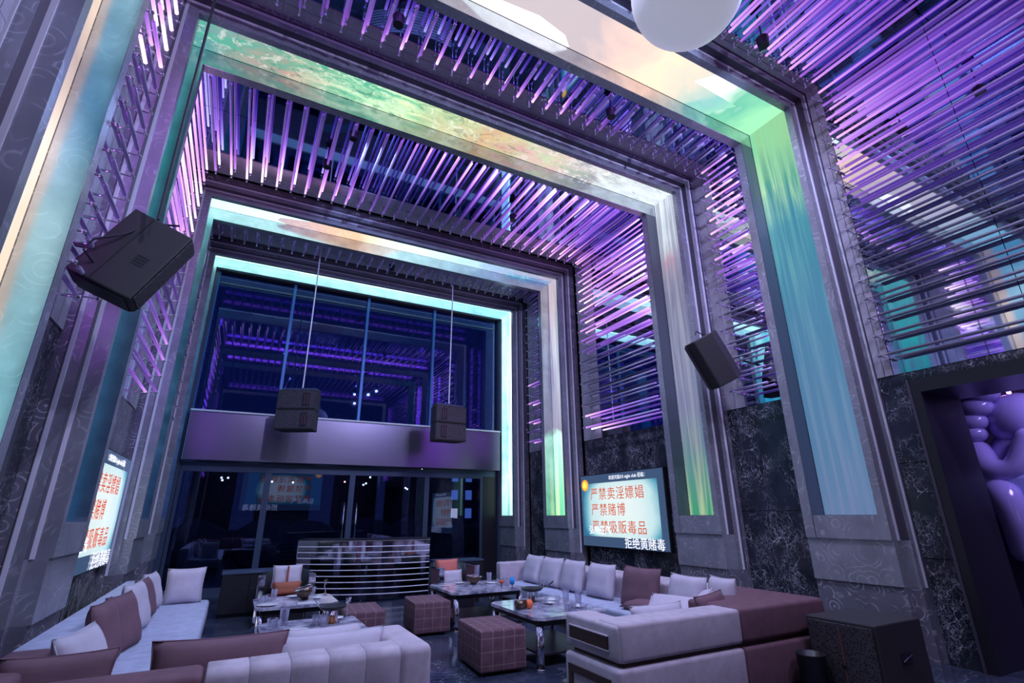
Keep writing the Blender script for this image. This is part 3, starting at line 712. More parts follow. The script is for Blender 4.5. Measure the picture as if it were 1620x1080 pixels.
# --- right sofa along the wall
rs = thing('sofa', 'long pale lilac sofa along the right wall under the television', 'sofa', (5.2, 7.2, 0))
ys = [4.95, 6.45, 7.95, 9.42]
for a, b in zip(ys, ys[1:]): link('seat_cushion', B(4.68, 5.42, a + .004, b - .004, .17, .43, .045, 4), M['seat'], rs, True)
link('plinth', B(4.76, 5.8, 4.96, 9.4, 0, .17), M['wood'], rs)
link('backrest', B(5.36, 5.86, 4.95, 9.62, .10, .75, .05, 4), M['cream'], rs, True)
link('armrest', B(4.70, 5.42, 9.44, 9.64, .34, .76, .035, 4), M['cream'], rs, True)
link('arm_shelf', B(4.76, 5.36, 9.43, 9.63, .10, .33), M['wood'], rs)
# --- right corner sofa, two stacked tiers, back towards the viewer
cs = thing('sofa', 'two-tier sofa at lower right, cream end with slotted wooden inlays and plum corner', 'sofa', (4.3, 4.2, 0))
def slotted(nm, x0, x1, y0, y1, z0, z1, mat, inset):
    o = link(nm, B(x0, x1, y0, y1, z0, z1, .035, 4), mat, cs, True)
    return o
up = slotted('upper_backrest', 3.02, 4.50, 3.80, 4.14, .46, .755, M['cream'], 1); up['label'] = 'cream upper backrest'
ua = link('upper_armrest', B(3.00, 3.30, 3.82, 4.62, .46, .74, .035, 4), M['cream'], cs, True)
lo = link('lower_body', B(2.97, 4.49, 3.79, 4.60, .04, .425, .035, 4), M['cream'], cs, True); lo['label'] = 'cream lower body'
link('upper_backrest', B(4.505, 5.84, 3.80, 4.50, .46, .76, .04, 4), M['plum'], cs, True)['label'] = 'plum upper backrest'
link('corner_backrest', B(5.30, 5.85, 4.40, 4.94, .10, .758, .04, 4), M['plum'], cs, True)['label'] = 'plum corner backrest'
link('lower_body', B(4.495, 5.84, 3.79, 4.60, .04, .425, .035, 4), M['plum'], cs, True)['label'] = 'plum lower body'
link('wooden_gap', B(3.06, 5.80, 3.85, 4.56, .42, .465), M['wood'], cs)
link('seat_cushion', B(3.32, 5.30, 4.14, 4.92, .20, .44, .05, 4), M['cream'], cs, True)
bm = bmesh.new()
link('inlay', B(2.982, 3.02, 3.95, 4.52, .545, .645), M['wood'], cs)
for z0, z1, y0, y1, xx in ((.533, .545, 3.94, 4.53, 2.978), (.645, .657, 3.94, 4.53, 2.978)):
    link('inlay_frame', B(xx, xx + .03, y0, y1, z0, z1, .003), M['cream'], cs)
bm = bmesh.new(); box(bm, 2.955, 2.99, 3.90, 4.52, .28, .34); box(bm, 2.955, 2.99, 3.90, 3.96, .10, .28); box(bm, 2.955, 2.99, 4.46, 4.52, .10, .28)
link('inlay', bm, M['wood'], cs)
# --- cushions, left sofa (leaning on the back, facing into the room)
LC = [('far-end pale lilac square cushion standing upright on the left sofa', 'pcream', (-.50, 9.62, .66), (R(-8), 0, R(2)), .50, .50),
      ('pale cushion nearest the far corner, leaning on the left sofa back', 'pcream', (-.86, 9.16, .66), (R(-14), 0, R(80)), .5, .5),
      ('plum cushion between two pale ones at the far half of the left sofa', 'pplum', (-.85, 8.40, .66), (R(-16), 0, R(82)), .52, .5),
      ('pale cushion in the middle of the left sofa, right of the plum pair', 'pcream', (-.84, 7.66, .67), (R(-16), 0, R(80)), .56, .54),
      ('farther one of the overlapping plum pair on the left sofa', 'pplum', (-.82, 6.75, .66), (R(-18), 0, R(78)), .58, .54),
      ('nearer one of the overlapping plum pair on the left sofa', 'pplum', (-.86, 6.08, .67), (R(-14), 0, R(86)), .60, .56),
      ('big pale lilac cushion at the near end of the left sofa', 'pcream', (-.82, 5.22, .63), (R(-24), 0, R(80)), .66, .50)]
for i, (lb, m, p, rt, w_, h_) in enumerate(LC): cushion(lb, M[m], p, rt, w_, h_, .18, 'cushions on the left sofa', i + 3)
cushion('long plum cushion lying on the near corner seat at the lower left', M['pplum'], (-.86, 4.62, .61), (R(12), 0, R(180)), .62, .42, .2, 'cushions on the near sofa', 21)
cushion('plum cushion leaning inside the near sofa beside the cream part', M['pplum'], (.06, 4.50, .64), (R(12), 0, R(176)), .86, .42, .18, 'cushions on the near sofa', 22)
cushion('cream cushion lying flat behind the others, next to the near marble table', M['pcream'], (.80, 4.88, .58), (R(30), 0, R(181)), .64, .42, .18, 'cushions on the near sofa', 23)
cushion('long cream cushion leaning inside the near sofa by its armrest', M['pcream'], (.80, 4.50, .60), (R(24), 0, R(181)), .84, .42, .22, 'cushions on the near sofa', 24)
# --- cushions, right sofa
ry = [(8.92, 'first pale cushion from the far arm of the right sofa'), (8.28, 'second pale cushion from the far arm of the right sofa'),
      (7.62, 'third pale cushion from the far arm of the right sofa'), (6.86, 'fourth pale cushion from the far arm of the right sofa, beside the plum one')]
for i, (y, lb) in enumerate(ry): cushion(lb, M['pcream'], (5.14, y, .665), (R(-13), 0, R(-92 + 4 * (i % 2))), .62, .50, .2, 'cushions on the right sofa', 31 + i)
cushion('large plum cushion leaning on the right sofa back under the television', M['pplum'], (5.15, 5.98, .665), (R(-13), 0, R(-88)), .74, .54, .2, 'cushions on the right sofa', 40)
cushion('plum cushion lying flat in front of the large plum one on the right sofa', M['pplum'], (4.98, 5.70, .49), (R(-82), 0, R(-90)), .6, .4, .13, 'cushions on the right sofa', 41)
cushion('wide cream cushion in the right sofa corner behind the two-tier sofa', M['pcream'], (5.14, 5.12, .66), (R(-14), 0, R(-95)), .66, .5, .2, 'cushions in the right corner', 42)
cushion('cream cushion lying tilted on the corner seat, left of the others', M['pcream'], (4.62, 4.90, .56), (R(-52), 0, R(-70)), .6, .5, .17, 'cushions in the right corner', 43)
cushion('small cream cushion upright at the plum corner backrest', M['pcream'], (5.18, 4.60, .70), (R(-8), 0, R(-100)), .44, .46, .18, 'cushions in the right corner', 44)
cushion('crumpled cream cushion between the corner pair', M['pcream'], (4.86, 4.62, .63), (R(-30), R(8), R(-150)), .44, .36, .18, 'cushions in the right corner', 45)
cushion('thin plum cushion leaning in front of the cream ones in the right corner', M['pplum'], (4.66, 4.28, .66), (R(14), R(4), R(188)), .5, .34, .14, 'cushions in the right corner', 46)
cushion('long cream cushion inside the two-tier sofa behind its cream back', M['pcream'], (3.95, 4.32, .60), (R(20), 0, R(180)), .7, .36, .16, 'cushions in the right corner', 47)

# ------------------------------------------------------------------ ottomans
def ottoman(label, x, y, w_, d_, h_, rz=0):
    o = thing('ottoman', label, 'ottoman', (x, y, 0), 'plaid ottomans', rz)
    bm = B(-w_ / 2, w_ / 2, -d_ / 2, d_ / 2, .03, h_, .028, 3)
    for v in bm.verts:
        if v.co.z > h_ - .01: v.co.z += .022 * max(0, (1 - (2 * v.co.x / w_) ** 2)) * max(0, (1 - (2 * v.co.y / d_) ** 2))
    link('body', bm, M['plaid'], o, True, local=True)
    pts = [(-w_ / 2 + .01, -d_ / 2 + .01, h_ - .02), (w_ / 2 - .01, -d_ / 2 + .01, h_ - .02), (w_ / 2 - .01, d_ / 2 - .01, h_ - .02), (-w_ / 2 + .01, d_ / 2 - .01, h_ - .02), (-w_ / 2 + .01, -d_ / 2 + .01, h_ - .02)]
    link('piping', tube(bmesh.new(), pts, .009, 5), M['plaid'], o, local=True)
    for sx in (-1, 1):
        for sy in (-1, 1):
            link('foot', cyl(bmesh.new(), (sx * (w_ / 2 - .07), sy * (d_ / 2 - .07), 0), (sx * (w_ / 2 - .07), sy * (d_ / 2 - .07), .04), .025), M['black'], o, local=True)
    return o
ottoman('nearest plaid plum ottoman, in front of the right marble table', 2.87, 6.02, .56, .80, .44, R(-4))
ottoman('plaid plum ottoman behind the nearest one, beside the far right table', 2.80, 8.14, .54, .74, .44, R(-4))
ottoman('plaid plum ottoman between the left tables and the steel booth', 1.76, 7.85, .52, .80, .44, R(-4))

# ------------------------------------------------------------------ marble tables
def table(label, x0, x1, y0, y1, h_=.53):
    cx, cy = (x0 + x1) / 2, (y0 + y1) / 2; w_, d_ = x1 - x0, y1 - y0
    t = thing('marble_table', label, 'table', (cx, cy, 0), 'marble tables')
    bm = bmesh.new(); c = .09
    prof = [(-w_ / 2 + c, -d_ / 2), (w_ / 2 - c, -d_ / 2), (w_ / 2, -d_ / 2 + c), (w_ / 2, d_ / 2 - c), (w_ / 2 - c, d_ / 2), (-w_ / 2 + c, d_ / 2), (-w_ / 2, d_ / 2 - c), (-w_ / 2, -d_ / 2 + c)]
    a = [bm.verts.new((x, y, h_ - .035)) for x, y in prof]; b = [bm.verts.new((x, y, h_)) for x, y in prof]
    bm.faces.new(list(reversed(a))); bm.faces.new(b)
    for i in range(8): bm.faces.new((a[i], a[(i + 1) % 8], b[(i + 1) % 8], b[i]))
    link('table_top', bm, M['top'], t, local=True)
    link('apron', B(-w_ / 2 + .07, w_ / 2 - .07, -d_ / 2 + .07, d_ / 2 - .07, h_ - .10, h_ - .036), M['black'], t, local=True)
    for sx in (-1, 1):
        for sy in (-1, 1):
            px, py = sx * (w_ / 2 - .08), sy * (d_ / 2 - .08)
            bm = cyl(bmesh.new(), (px, py, 0), (px, py, h_ - .10), .048, seg=20); cyl(bm, (px, py, 0), (px, py, .012), .062, seg=20)
            link('leg', bm, M['chrome'], t, True, local=True)
    link('lower_shelf', B(-w_ / 2 + .12, w_ / 2 - .12, -d_ / 2 + .12, d_ / 2 - .12, .12, .14), M['black'], t, local=True)
    return t
TB = {'A': (0.41, 1.45, 7.83, 8.77), 'B': (0.4, 1.42, 5.61, 6.8), 'C': (3.09, 4.33, 7.78, 8.96), 'D': (3.2, 4.24, 5.5, 6.8)}
table('far left marble table in front of the dark armchair', *TB['A'])
table('near left marble table just behind the near sofa', *TB['B'])
table('far right marble table in front of the armchair with the coral cushion', *TB['C'])
table('near right marble table with the red candle, behind the two-tier sofa', *TB['D'])
TH = .53
def glass_bm(r, h_): return lathe(bmesh.new(), [(r * .8, 0), (r * .82, .004), (r, h_), (r - .003, h_), (r * .78, .01), (0, .01)], seg=12)
def glass(label, x, y, r=.036, h_=.11):
    o = link('drinking_glass', glass_bm(r, h_), M['glass'], None, True); o.location = (x, y, TH + .001); tag(o, label, 'glass', 'glasses on the marble tables'); return o
def plate(label, x, y, r=.10):
    o = link('saucer', lathe(bmesh.new(), [(r * .5, 0), (r * .55, .003), (r, .017), (r, .021), (r * .55, .008), (0, .008)], seg=24), M['ceramic'], None, True)
    o.location = (x, y, TH + .001); return tag(o, label, 'plate', 'white plates on the marble tables')
tn = {'A': 'far left table', 'B': 'near left table', 'C': 'far right table', 'D': 'near right table'}
plate('white plate at the left edge of the far left table', 0.56, 8.00, .13)
plate('white plate at the back of the far left table, left of the bowl', 0.94, 8.61, .10)
plate('small white plate right of the bowl on the far left table', 1.22, 8.29, .07)
plate('large white plate on the near left table', 0.72, 6.11, .14)
plate('small white plate at the right end of the near left table', 1.20, 6.61, .08)
plate('white plate at the back of the far right table, left of the bowl', 3.57, 8.75, .09)
plate('white plate right of the bowl on the far right table', 4.05, 8.48, .09)
plate('white plate at the far right of the near right table', 3.98, 6.47, .11)
plate('white plate at the near edge of the near right table', 4.02, 5.87, .10)
plate('smaller white plate beside the cup on the near right table', 3.83, 6.26, .08)
gl = [('tall glass at the back left of the far left table', 0.67, 8.55, .045, .13), ('short glass beside the tall one on the far left table', 0.55, 8.37, .04, .08), ('low glass at the left rim of the far left table', 0.50, 8.22, .04, .08),
      ('glass in front of the chair, right of the bowl, far left table', 1.20, 8.63, .04, .12),
      ('tall glass at the back of the near left table', 0.65, 6.61, .05, .15), ('low patterned glass left of the tall glass, near left table', 0.53, 6.53, .055, .08), ('low glass behind the plate on the near left table', 0.56, 6.37, .05, .09),
      ('small glass at the front of the near left table', 0.63, 5.76, .04, .08), ('second small glass at the front of the near left table', 0.74, 5.72, .04, .09), ('third small glass at the front of the near left table', 0.85, 5.74, .035, .08), ('tall narrow glass at the front left of the near left table', 0.54, 5.74, .03, .11),
      ('glass beside the copper burner, near left table', 0.94, 6.31, .04, .11), ('second glass beside the copper burner, near left table', 1.01, 6.24, .04, .12),
      ('tallest glass at the back right of the far right table', 4.11, 8.70, .045, .15), ('glass in front of the tallest one on the far right table', 4.07, 8.22, .05, .10), ('glass at the right rim of the far right table', 4.22, 8.29, .05, .10), ('low glass at the front right of the far right table', 4.13, 8.05, .05, .09),
      ('shot glass left of the centre on the far right table', 3.48, 8.05, .025, .06), ('shot glass at the front of the far right table', 3.66, 7.93, .025, .06), ('third shot glass on the far right table', 3.87, 8.00, .022, .07),
      ('shot glass behind the red candle, near right table', 3.39, 6.37, .025, .07), ('glass beside the burner on the near right table', 3.76, 6.22, .035, .10), ('glass with amber tint right of the burner, near right table', 3.87, 6.11, .035, .11),
      ('tall glass at the right rear of the near right table', 4.13, 6.31, .045, .15), ('tall glass at the right rim of the near right table', 4.19, 6.11, .045, .14), ('low glass at the near right of the right table', 3.87, 5.76, .045, .08),
      ('low glass at the near centre of the right table', 3.74, 5.69, .04, .08), ('second low glass near the front edge of the right table', 3.93, 5.63, .045, .08), ('shot glass at the left front of the near right table', 3.52, 6.00, .022, .06)]
for g in gl: glass(*g)
def bowl(label, x, y, r, hgt, mat, tilt=0, group='bowls on the marble tables'):
    t = thing('bowl', label, 'bowl', (x, y, TH + .001), group)
    b = link('basin', lathe(bmesh.new(), [(.035, 0), (r * .7, hgt * .35), (r, hgt), (r - .008, hgt), (r * .65, hgt * .4), (0, .02)], seg=22), mat, t, True, local=True)
    b.rotation_euler = (0, tilt, 0); b.location.z = abs(math.sin(tilt)) * .04
    link('rim', tube(bmesh.new(), [((r - .004) * math.cos(a * PI / 12), (r - .004) * math.sin(a * PI / 12), hgt) for a in range(25)], .007, 6), M['chrome'], b, local=True)
    link('ring_foot', lathe(bmesh.new(), [(.045, -.0), (.05, .012), (.03, .014)], seg=16), M['black'], t, local=True)
    return t
bowl('tilted hammered bronze bowl on the far left table', 1.06, 8.29, .13, .15, M['bronze'], R(-14))
bowl('round dark bronze bowl on the far right table', 3.74, 8.53, .13, .13, M['bronze'], R(5))
def burner(label, x, y, mat, long_handle=False):
    t = thing('table_burner', label, 'burner', (x, y, TH + .001), 'pans on burners')
    bm = bmesh.new()
    for a in range(4): cyl(bm, (.07 * math.cos(a * PI / 2 + .8), .07 * math.sin(a * PI / 2 + .8), 0), (.06 * math.cos(a * PI / 2 + .8), .06 * math.sin(a * PI / 2 + .8), .13), .008, seg=8)
    cyl(bm, (0, 0, .0), (0, 0, .012), .09, seg=20)
    link('stand', bm, M['chrome'], t, local=True)
    link('fuel_cup', cyl(bmesh.new(), (0, 0, .012), (0, 0, .075), .04, seg=16), mat, t, local=True)
    link('pan', lathe(bmesh.new(), [(.05, .13), (.12, .145), (.155, .18), (.15, .18), (.1, .155), (0, .145)], seg=24), M['black'], t, True, local=True)
    for s in (-1, 1):
        if long_handle and s < 0: continue
        pts = [(s * (.14 + .05 * math.sin(a * PI / 6)), (-.06 + .12 * a / 6), .18 + .07 * math.sin(a * PI / 6)) for a in range(7)]
        link('handle', tube(bmesh.new(), pts, .007, 6), M['chrome'], t, True, local=True)
    if long_handle: link('handle', tube(bmesh.new(), [(.14, .0, .175), (.22, -.02, .18), (.32, -.03, .24)], .009, 6), M['black'], t, True, local=True)
    return t
burner('black pan with looped handles over a copper burner on the near left table', 1.11, 6.37, M['copper'])
burner('black pan with a long handle over a burner on the near right table', 3.69, 6.46, M['bronze'], True)
rk = thing('candle_holder', 'red glowing ball candle with a bronze cage on the near right table', 'candle', (3.35, 6.09, TH + .001))
link('candle', ball(bmesh.new(), (.07, -.02, .055), .055, 2), M['orange'], rk, True, local=True)
bm = bmesh.new(); cyl(bm, (-.10, 0, .055), (.03, 0, .055), .052, seg=14); link('cage', bm, M['bronze'], rk, True, local=True)
cp = thing('cocktail_cup', 'orange-rimmed candle cup on a slim stem at the right of the far table', 'cup', (3.93, 7.85, TH + .001), 'cups on stems')
link('stem', cyl(bmesh.new(), (0, 0, 0), (0, 0, .07), .012), M['chrome'], cp, local=True); link('cup', lathe(bmesh.new(), [(.02, .07), (.05, .10), (.05, .115), (0, .10)], seg=14), M['orange'], cp, True, local=True)
cp = thing('cocktail_cup', 'blue glass cup on a slim stem at the right of the far table', 'cup', (4.13, 7.87, TH + .001), 'cups on stems')
link('stem', cyl(bmesh.new(), (0, 0, 0), (0, 0, .04), .012), M['chrome'], cp, local=True); link('cup', lathe(bmesh.new(), [(.02, .04), (.04, .06), (.035, .15), (0, .13)], seg=14), M['blueglass'], cp, True, local=True)
for i, (x, y, lb) in enumerate(((1.33, 6.68, 'tall twisted chrome stirrer stand at the right end of the near left table'), (1.37, 8.65, 'slim chrome stirrer stand at the back right of the far left table'))):
    t = thing('stirrer_stand', lb, 'stand', (x, y, TH + .001), 'chrome stirrer stands')
    link('foot', cyl(bmesh.new(), (0, 0, 0), (0, 0, .012), .04, seg=16), M['chrome'], t, local=True)
    link('stem', tube(bmesh.new(), [(.012 * math.sin(a), .012 * math.cos(a), .012 + a * .022) for a in range(10)], .006, 6), M['chrome'], t, True, local=True)
    for s in range(3): link('arm', tube(bmesh.new(), [(0, 0, .13), (.035 * math.cos(s * 2.1), .035 * math.sin(s * 2.1), .16), (.03 * math.cos(s * 2.1), .03 * math.sin(s * 2.1), .20)], .005, 5), M['chrome'], t, True, local=True)
mc = tag(link('menu_card', B(-.16, .16, -.11, .11, 0, .004), plain('menu_paper', (.62, .35, .45), .6)), 'pinkish printed card lying on the near left table', 'card')
mc.location = (0.98, 5.98, TH + .001)
mc = tag(link('menu_card', B(-.13, .13, -.09, .09, 0, .004), M['ceramic']), 'white card lying at the front edge of the far left table', 'card'); mc.location = (1.06, 7.98, TH + .001)
tb_ = tag(link('paper_bag', B(3.46, 3.58, 8.70, 8.80, .0, .16, .01), M['pcream']), 'small white box on the floor under the far right table', 'box')

# ------------------------------------------------------------------ armchairs
def armchair(label, x, y, rz, c1, c2):
    t = thing('armchair', label, 'armchair', (x, y, 0), 'dark armchairs at the far tables', rz)
    link('seat', B(-.33, .33, -.32, .26, .22, .42, .05, 4), M['plum'], t, True, local=True)
    bm = bmesh.new(); inner = []; outer = []; N = 16
    for i in range(N + 1):
        a = PI * i / N; cx_, cy_ = math.cos(a), math.sin(a)
        h_ = .70 + .09 * math.sin(a)
        for lst, r in ((inner, .34), (outer, .42)):
            x_, y_ = r * cx_ * (.95 if r < .4 else 1), .02 + r * cy_ * .9
            if lst is outer: lst.append((bm.verts.new((x_, y_, .12)), bm.verts.new((x_, y_, h_))))
            else: lst.append((bm.verts.new((x_, y_, .12)), bm.verts.new((x_, y_, h_))))
    for i in range(N):
        bm.faces.new((outer[i][0], outer[i + 1][0], outer[i + 1][1], outer[i][1]))
        bm.faces.new((inner[i + 1][0], inner[i][0], inner[i][1], inner[i + 1][1]))
        bm.faces.new((outer[i][1], outer[i + 1][1], inner[i + 1][1], inner[i][1]))
        bm.faces.new((outer[i + 1][0], outer[i][0], inner[i][0], inner[i + 1][0]))
    for i in (0, N):
        q = (outer[i][0], outer[i][1], inner[i][1], inner[i][0]); bm.faces.new(q if i == 0 else tuple(reversed(q)))
    link('backrest', bm, M['black'], t, True, local=True)
    for s in (-1, 1):
        bm = B(s * .33, s * .42, -.30, .04, .0, .70, .012, 2); link('arm_panel', bm, M['plum'], t, local=True)
        bm = B(s * .325, s * .43, -.325, -.295, 0, .72, .006, 2); box(bm, min(s * .325, s * .43), max(s * .325, s * .43), -.325, .02, .70, .725); link('arm_frame', bm, M['chrome'], t, local=True)
    link('plinth', B(-.3, .3, -.26, .22, .0, .22), M['black'], t, local=True)
    return t
armchair('dark armchair with chrome arm fronts at the far left table', .94, 9.86, R(-4), 0, 0)
armchair('dark armchair with chrome arm fronts and coral cushion at the far right table', 3.86, 9.86, R(8), 0, 0)
cushion('lilac cushion with a central strap in the left armchair', M['pcream'], (.94, 9.93, .69), (R(-12), 0, R(-2)), .46, .34, .14, 'armchair cushions', 51)
cushion('rust cushion on the seat of the left armchair', M['rust'], (.94, 9.72, .52), (R(-10), 0, 0), .44, .20, .12, 'armchair cushions', 52)
link('strap', B(.925, .955, 9.815, 9.84, .55, .85), M['rust'])
bpy.data.objects['strap']['label'] = 'narrow rust-coloured strap across the lilac armchair cushion'; bpy.data.objects['strap']['category'] = 'strap'
cushion('coral red cushion in the right armchair', M['coral'], (3.78, 9.88, .68), (R(-10), 0, R(6)), .46, .30, .13, 'armchair cushions', 53)
cushion('pale silky cushion below the coral one in the right armchair', M['pcream'], (3.80, 9.70, .52), (R(-14), 0, R(6)), .46, .26, .13, 'armchair cushions', 54)

# ------------------------------------------------------------------ low cabinets and the curved steel booth
def cabinet(label, x0, x1, y0, y1, h_):
    t = thing('cabinet', label, 'cabinet', ((x0 + x1) / 2, (y0 + y1) / 2, 0), 'low cabinets by the glass doors')
    link('body', B(x0, x1, y0, y1, .05, h_ - .04), M['black'], t); link('plinth', B(x0 + .03, x1 - .03, y0 + .03, y1 - .03, 0, .05), M['black'], t)
    link('top', B(x0 - .015, x1 + .015, y0 - .02, y1, h_ - .04, h_, .004), M['frame'], t)
    xm = (x0 + x1) / 2
    for a, b in ((x0 + .01, xm - .005), (xm + .005, x1 - .01)):
        d = link('door', B(a, b, y0 - .018, y0 - .001, .07, h_ - .06), M['black'], t); link('knob', ball(bmesh.new(), ((b - .05) if a < xm - .1 and b < xm else a + .05, y0 - .03, h_ * .62), .012, 1), M['chrome'], d)
cabinet('dark low cabinet left of the steel booth, behind the left armchair', -.02, .86, 10.75, 11.3, .72)
cabinet('dark low cabinet right of the steel booth, behind the right armchair', 3.95, 5.0, 10.9, 11.4, .72)
bo = thing('dj_booth', 'curved polished steel booth of horizontal bands before the glass doors', 'booth', (2.6, 11.4, 0))
P0 = Vector((1.30, 12.10)); P2 = Vector((3.86, 11.20)); mid = (P0 + P2) / 2 + Vector((-.12, -.62))
def bez(t): return P0 * (1 - t) ** 2 + mid * 2 * t * (1 - t) + P2 * t * t
def band(z0, z1, off, th, seg=22):
    bm = bmesh.new(); rows = []
    for i in range(seg + 1):
        t = i / seg; p = bez(t); d = (bez(min(1, t + .01)) - bez(max(0, t - .01))).normalized(); nn = Vector((d.y, -d.x))
        a = p + nn * off; b = p + nn * (off - th)
        rows.append([bm.verts.new((a.x, a.y, z0)), bm.verts.new((a.x, a.y, z1)), bm.verts.new((b.x, b.y, z1)), bm.verts.new((b.x, b.y, z0))])
    for r0, r1 in zip(rows, rows[1:]):
        for k in range(4): bm.faces.new((r0[k], r1[k], r1[(k + 1) % 4], r0[(k + 1) % 4]))
    bm.faces.new(rows[0]); bm.faces.new(list(reversed(rows[-1])))
    return bm
nb = 10
for i in range(nb):
    z0 = .03 + i * .112; link('steel_band', band(z0, z0 + .099, 0, .02, 40), M['steel'] if i > 5 else M['steel_darkrefl'], bo)
    link('rail', band(z0 + .097, z0 + .112, .014, .05, 30), M['trim'], bo)
for t in (.0, .5, 1.0):
    p = bez(t); link('post', cyl(bmesh.new(), (p.x, p.y + .06, 0), (p.x, p.y + .06, 1.15), .025), M['chrome'], bo)
link('counter', band(1.15, 1.18, .03, .42), M['black'], bo)

# ------------------------------------------------------------------ grasses behind the left sofa
def grass(label, x, y, nblade, h_, seed):
    rnd = random.Random(seed); t = thing('potted_grass', label, 'plant', (x, y, 0), 'dry grasses behind the left sofa')
    link('trough', B(x - .12, x + .12, y - .45, y + .45, 0, .30, .01), M['black'], t)
    for mm, cnt in ((M['leaf'], nblade), (M['leaf2'], nblade // 3)):
        bm = bmesh.new()
        for i in range(cnt):
            bx_, by_ = x + rnd.uniform(-.1, .1), y + rnd.uniform(-.42, .42); dx_, dy_ = rnd.uniform(-.05, .13), rnd.uniform(-.12, .12); hh = h_ * rnd.uniform(.5, 1.15); wd = rnd.uniform(.006, .014)
            pr = None
            for k in range(7):
                s_ = k / 6; p = Vector((bx_ + dx_ * s_ ** 2, by_ + dy_ * s_ ** 2, .28 + hh * (s_ - .25 * s_ * s_))); ww = wd * (1 - s_ * .9)
                q = (bm.verts.new(p + Vector((0, -ww, 0))), bm.verts.new(p + Vector((.004, ww, 0))))
                if pr: bm.faces.new((pr[0], q[0], q[1], pr[1]))
                pr = q
        o = link('blades', bm, mm, t); o['kind'] = 'stuff'
grass('dry dark grass in a trough behind the left sofa, under the left television', -1.44, 7.95, 130, .85, 5)
grass('dry dark grass in a trough behind the left sofa, beyond the first trough', -1.44, 9.0, 90, .7, 6)

# ------------------------------------------------------------------ floor speaker (lower right)
sb = thing('subwoofer', 'big dark floor speaker with a mesh front beside the plum sofa end', 'speaker', (5.76, 3.42, 0), rz=0)
sb.rotation_euler = (0, 0, 0)
x0, x1, y0, y1, hz = 5.36, 6.14, 3.05, 3.72, .65
link('cabinet', B(x0, x1, y0, y1, .06, hz, .012, 2), M['spk'], sb)
link('grille', B(x0 - .022, x0 - .002, y0 + .03, y1 - .03, .09, hz - .03, .004), M['grille'], sb)
link('grille_bar', B(x0 - .03, x0 - .02, (y0 + y1) / 2 - .006, (y0 + y1) / 2 + .006, .12, hz - .05), M['horn'], sb)
link('badge', B(x0 - .032, x0 - .022, (y0 + y1) / 2 - .02, (y0 + y1) / 2 + .02, .24, .27), M['chrome'], sb)
bm = B(x0 + .30, x0 + .48, y0 - .004, y0 + .002, .30, .40, 0); link('handle_recess', bm, M['black'], sb)
bm = tube(bmesh.new(), [(x0 + .31, y0 - .012, .33), (x0 + .39, y0 - .02, .36), (x0 + .47, y0 - .012, .37)], .008, 6); link('handle', bm, M['chrome'], sb)
for sx in (x0 + .08, x1 - .08):
    for sy in (y0 + .08, y1 - .08): link('castor', cyl(bmesh.new(), (sx - .02, sy, .03), (sx + .02, sy, .03), .03, seg=12), M['black'], sb)
bag = tag(link('waste_bin', lathe(bmesh.new(), [(.11, 0), (.13, .34), (.135, .35), (.125, .35), (.10, .02), (0, .02)], seg=18), M['black'], None, True), 'small black bin standing between the plum sofa and the floor speaker', 'bin'); bag.location = (5.16, 3.60, 0)

# ------------------------------------------------------------------ tilted wall speakers
def fmat(l, s, n_, pos):
    l, s, n_ = Vector(l), Vector(s), Vector(n_)
    return Matrix(((l.x, s.x, n_.x, pos[0]), (l.y, s.y, n_.y, pos[1]), (l.z, s.z, n_.z, pos[2]), (0, 0, 0, 1)))
def wall_speaker(label, mat, L, pr):
    r = thing('wall_speaker', label, 'speaker'); r.matrix_world = mat
    bm = bmesh.new()
    a = [bm.verts.new((-L / 2, y, z)) for y, z in pr]; b = [bm.verts.new((L / 2, y, z)) for y, z in pr]
    bm.faces.new(a); bm.faces.new(list(reversed(b)))
    for i in range(len(pr)): bm.faces.new((a[(i + 1) % len(pr)], a[i], b[i], b[(i + 1) % len(pr)]))
    bmesh.ops.recalc_face_normals(bm, faces=bm.faces)
    bmesh.ops.bevel(bm, geom=list(bm.edges), offset=.014, segments=2, profile=.5, affect='EDGES')
    link('cabinet', bm, M['spk'], r, local=True)
    return r
mL = fmat((.413, .1193, .9029), (.9094, -.1079, -.4018), (-.0495, -.987, .1531), (-1.117, 5.148, 3.83))
w1 = wall_speaker('large tilted black speaker on the nearest left arch, with a cable looping from it', mL, .80, [(-.27, .15), (.27, .15), (.27, -.08), (.20, -.15), (-.20, -.15), (-.27, -.08)])
link('end_panel', B(-.412, -.400, -.22, .22, -.10, .11, .004), M['black'], w1, local=True)
link('front_grille', B(-.37, .37, .271, .282, -.07, .13, .004), M['grille'], w1, local=True)
link('seam', B(-.39, .39, -.085, -.079, .151, .154), M['black'], w1, local=True)
for i in range(4): link('badge_bar', B(-.10 + i * .03, -.085 + i * .03, .05, .15, .150, .153), M['black'], w1, local=True)
mR = fmat((-.4732, .0874, .8766), (.7122, -.5478, .4391), (-.5185, -.8321, -.197), (6.619, 5.448, 4.013))
w2 = wall_speaker('tilted black speaker hung at the second right arch before the rods', mR, .84, [(-.165, .15), (.165, .15), (.33, -.05), (.33, -.15), (-.24, -.15), (-.24, -.02)])
link('front_grille', B(-.39, .39, -.262, -.242, -.14, -.03, .004), M['grille'], w2, local=True)
link('seam', B(-.40, .40, -.150, -.146, .151, .153), M['black'], w2, local=True)
def bracket(p, q, r, label):
    t = thing('speaker_bracket', label, 'bracket', p)
    link('arm', tube(bmesh.new(), [p, ((p[0] + q[0]) / 2, (p[1] + q[1]) / 2, max(p[2], q[2])), q], .02, 8), M['black'], t)
    link('wall_disc', ball(bmesh.new(), p, .05, 2), M['black'], t)
bracket((-1.66, 5.30, 3.95), (-1.25, 5.28, 3.90), .02, 'black bracket holding the large left speaker to the arch')
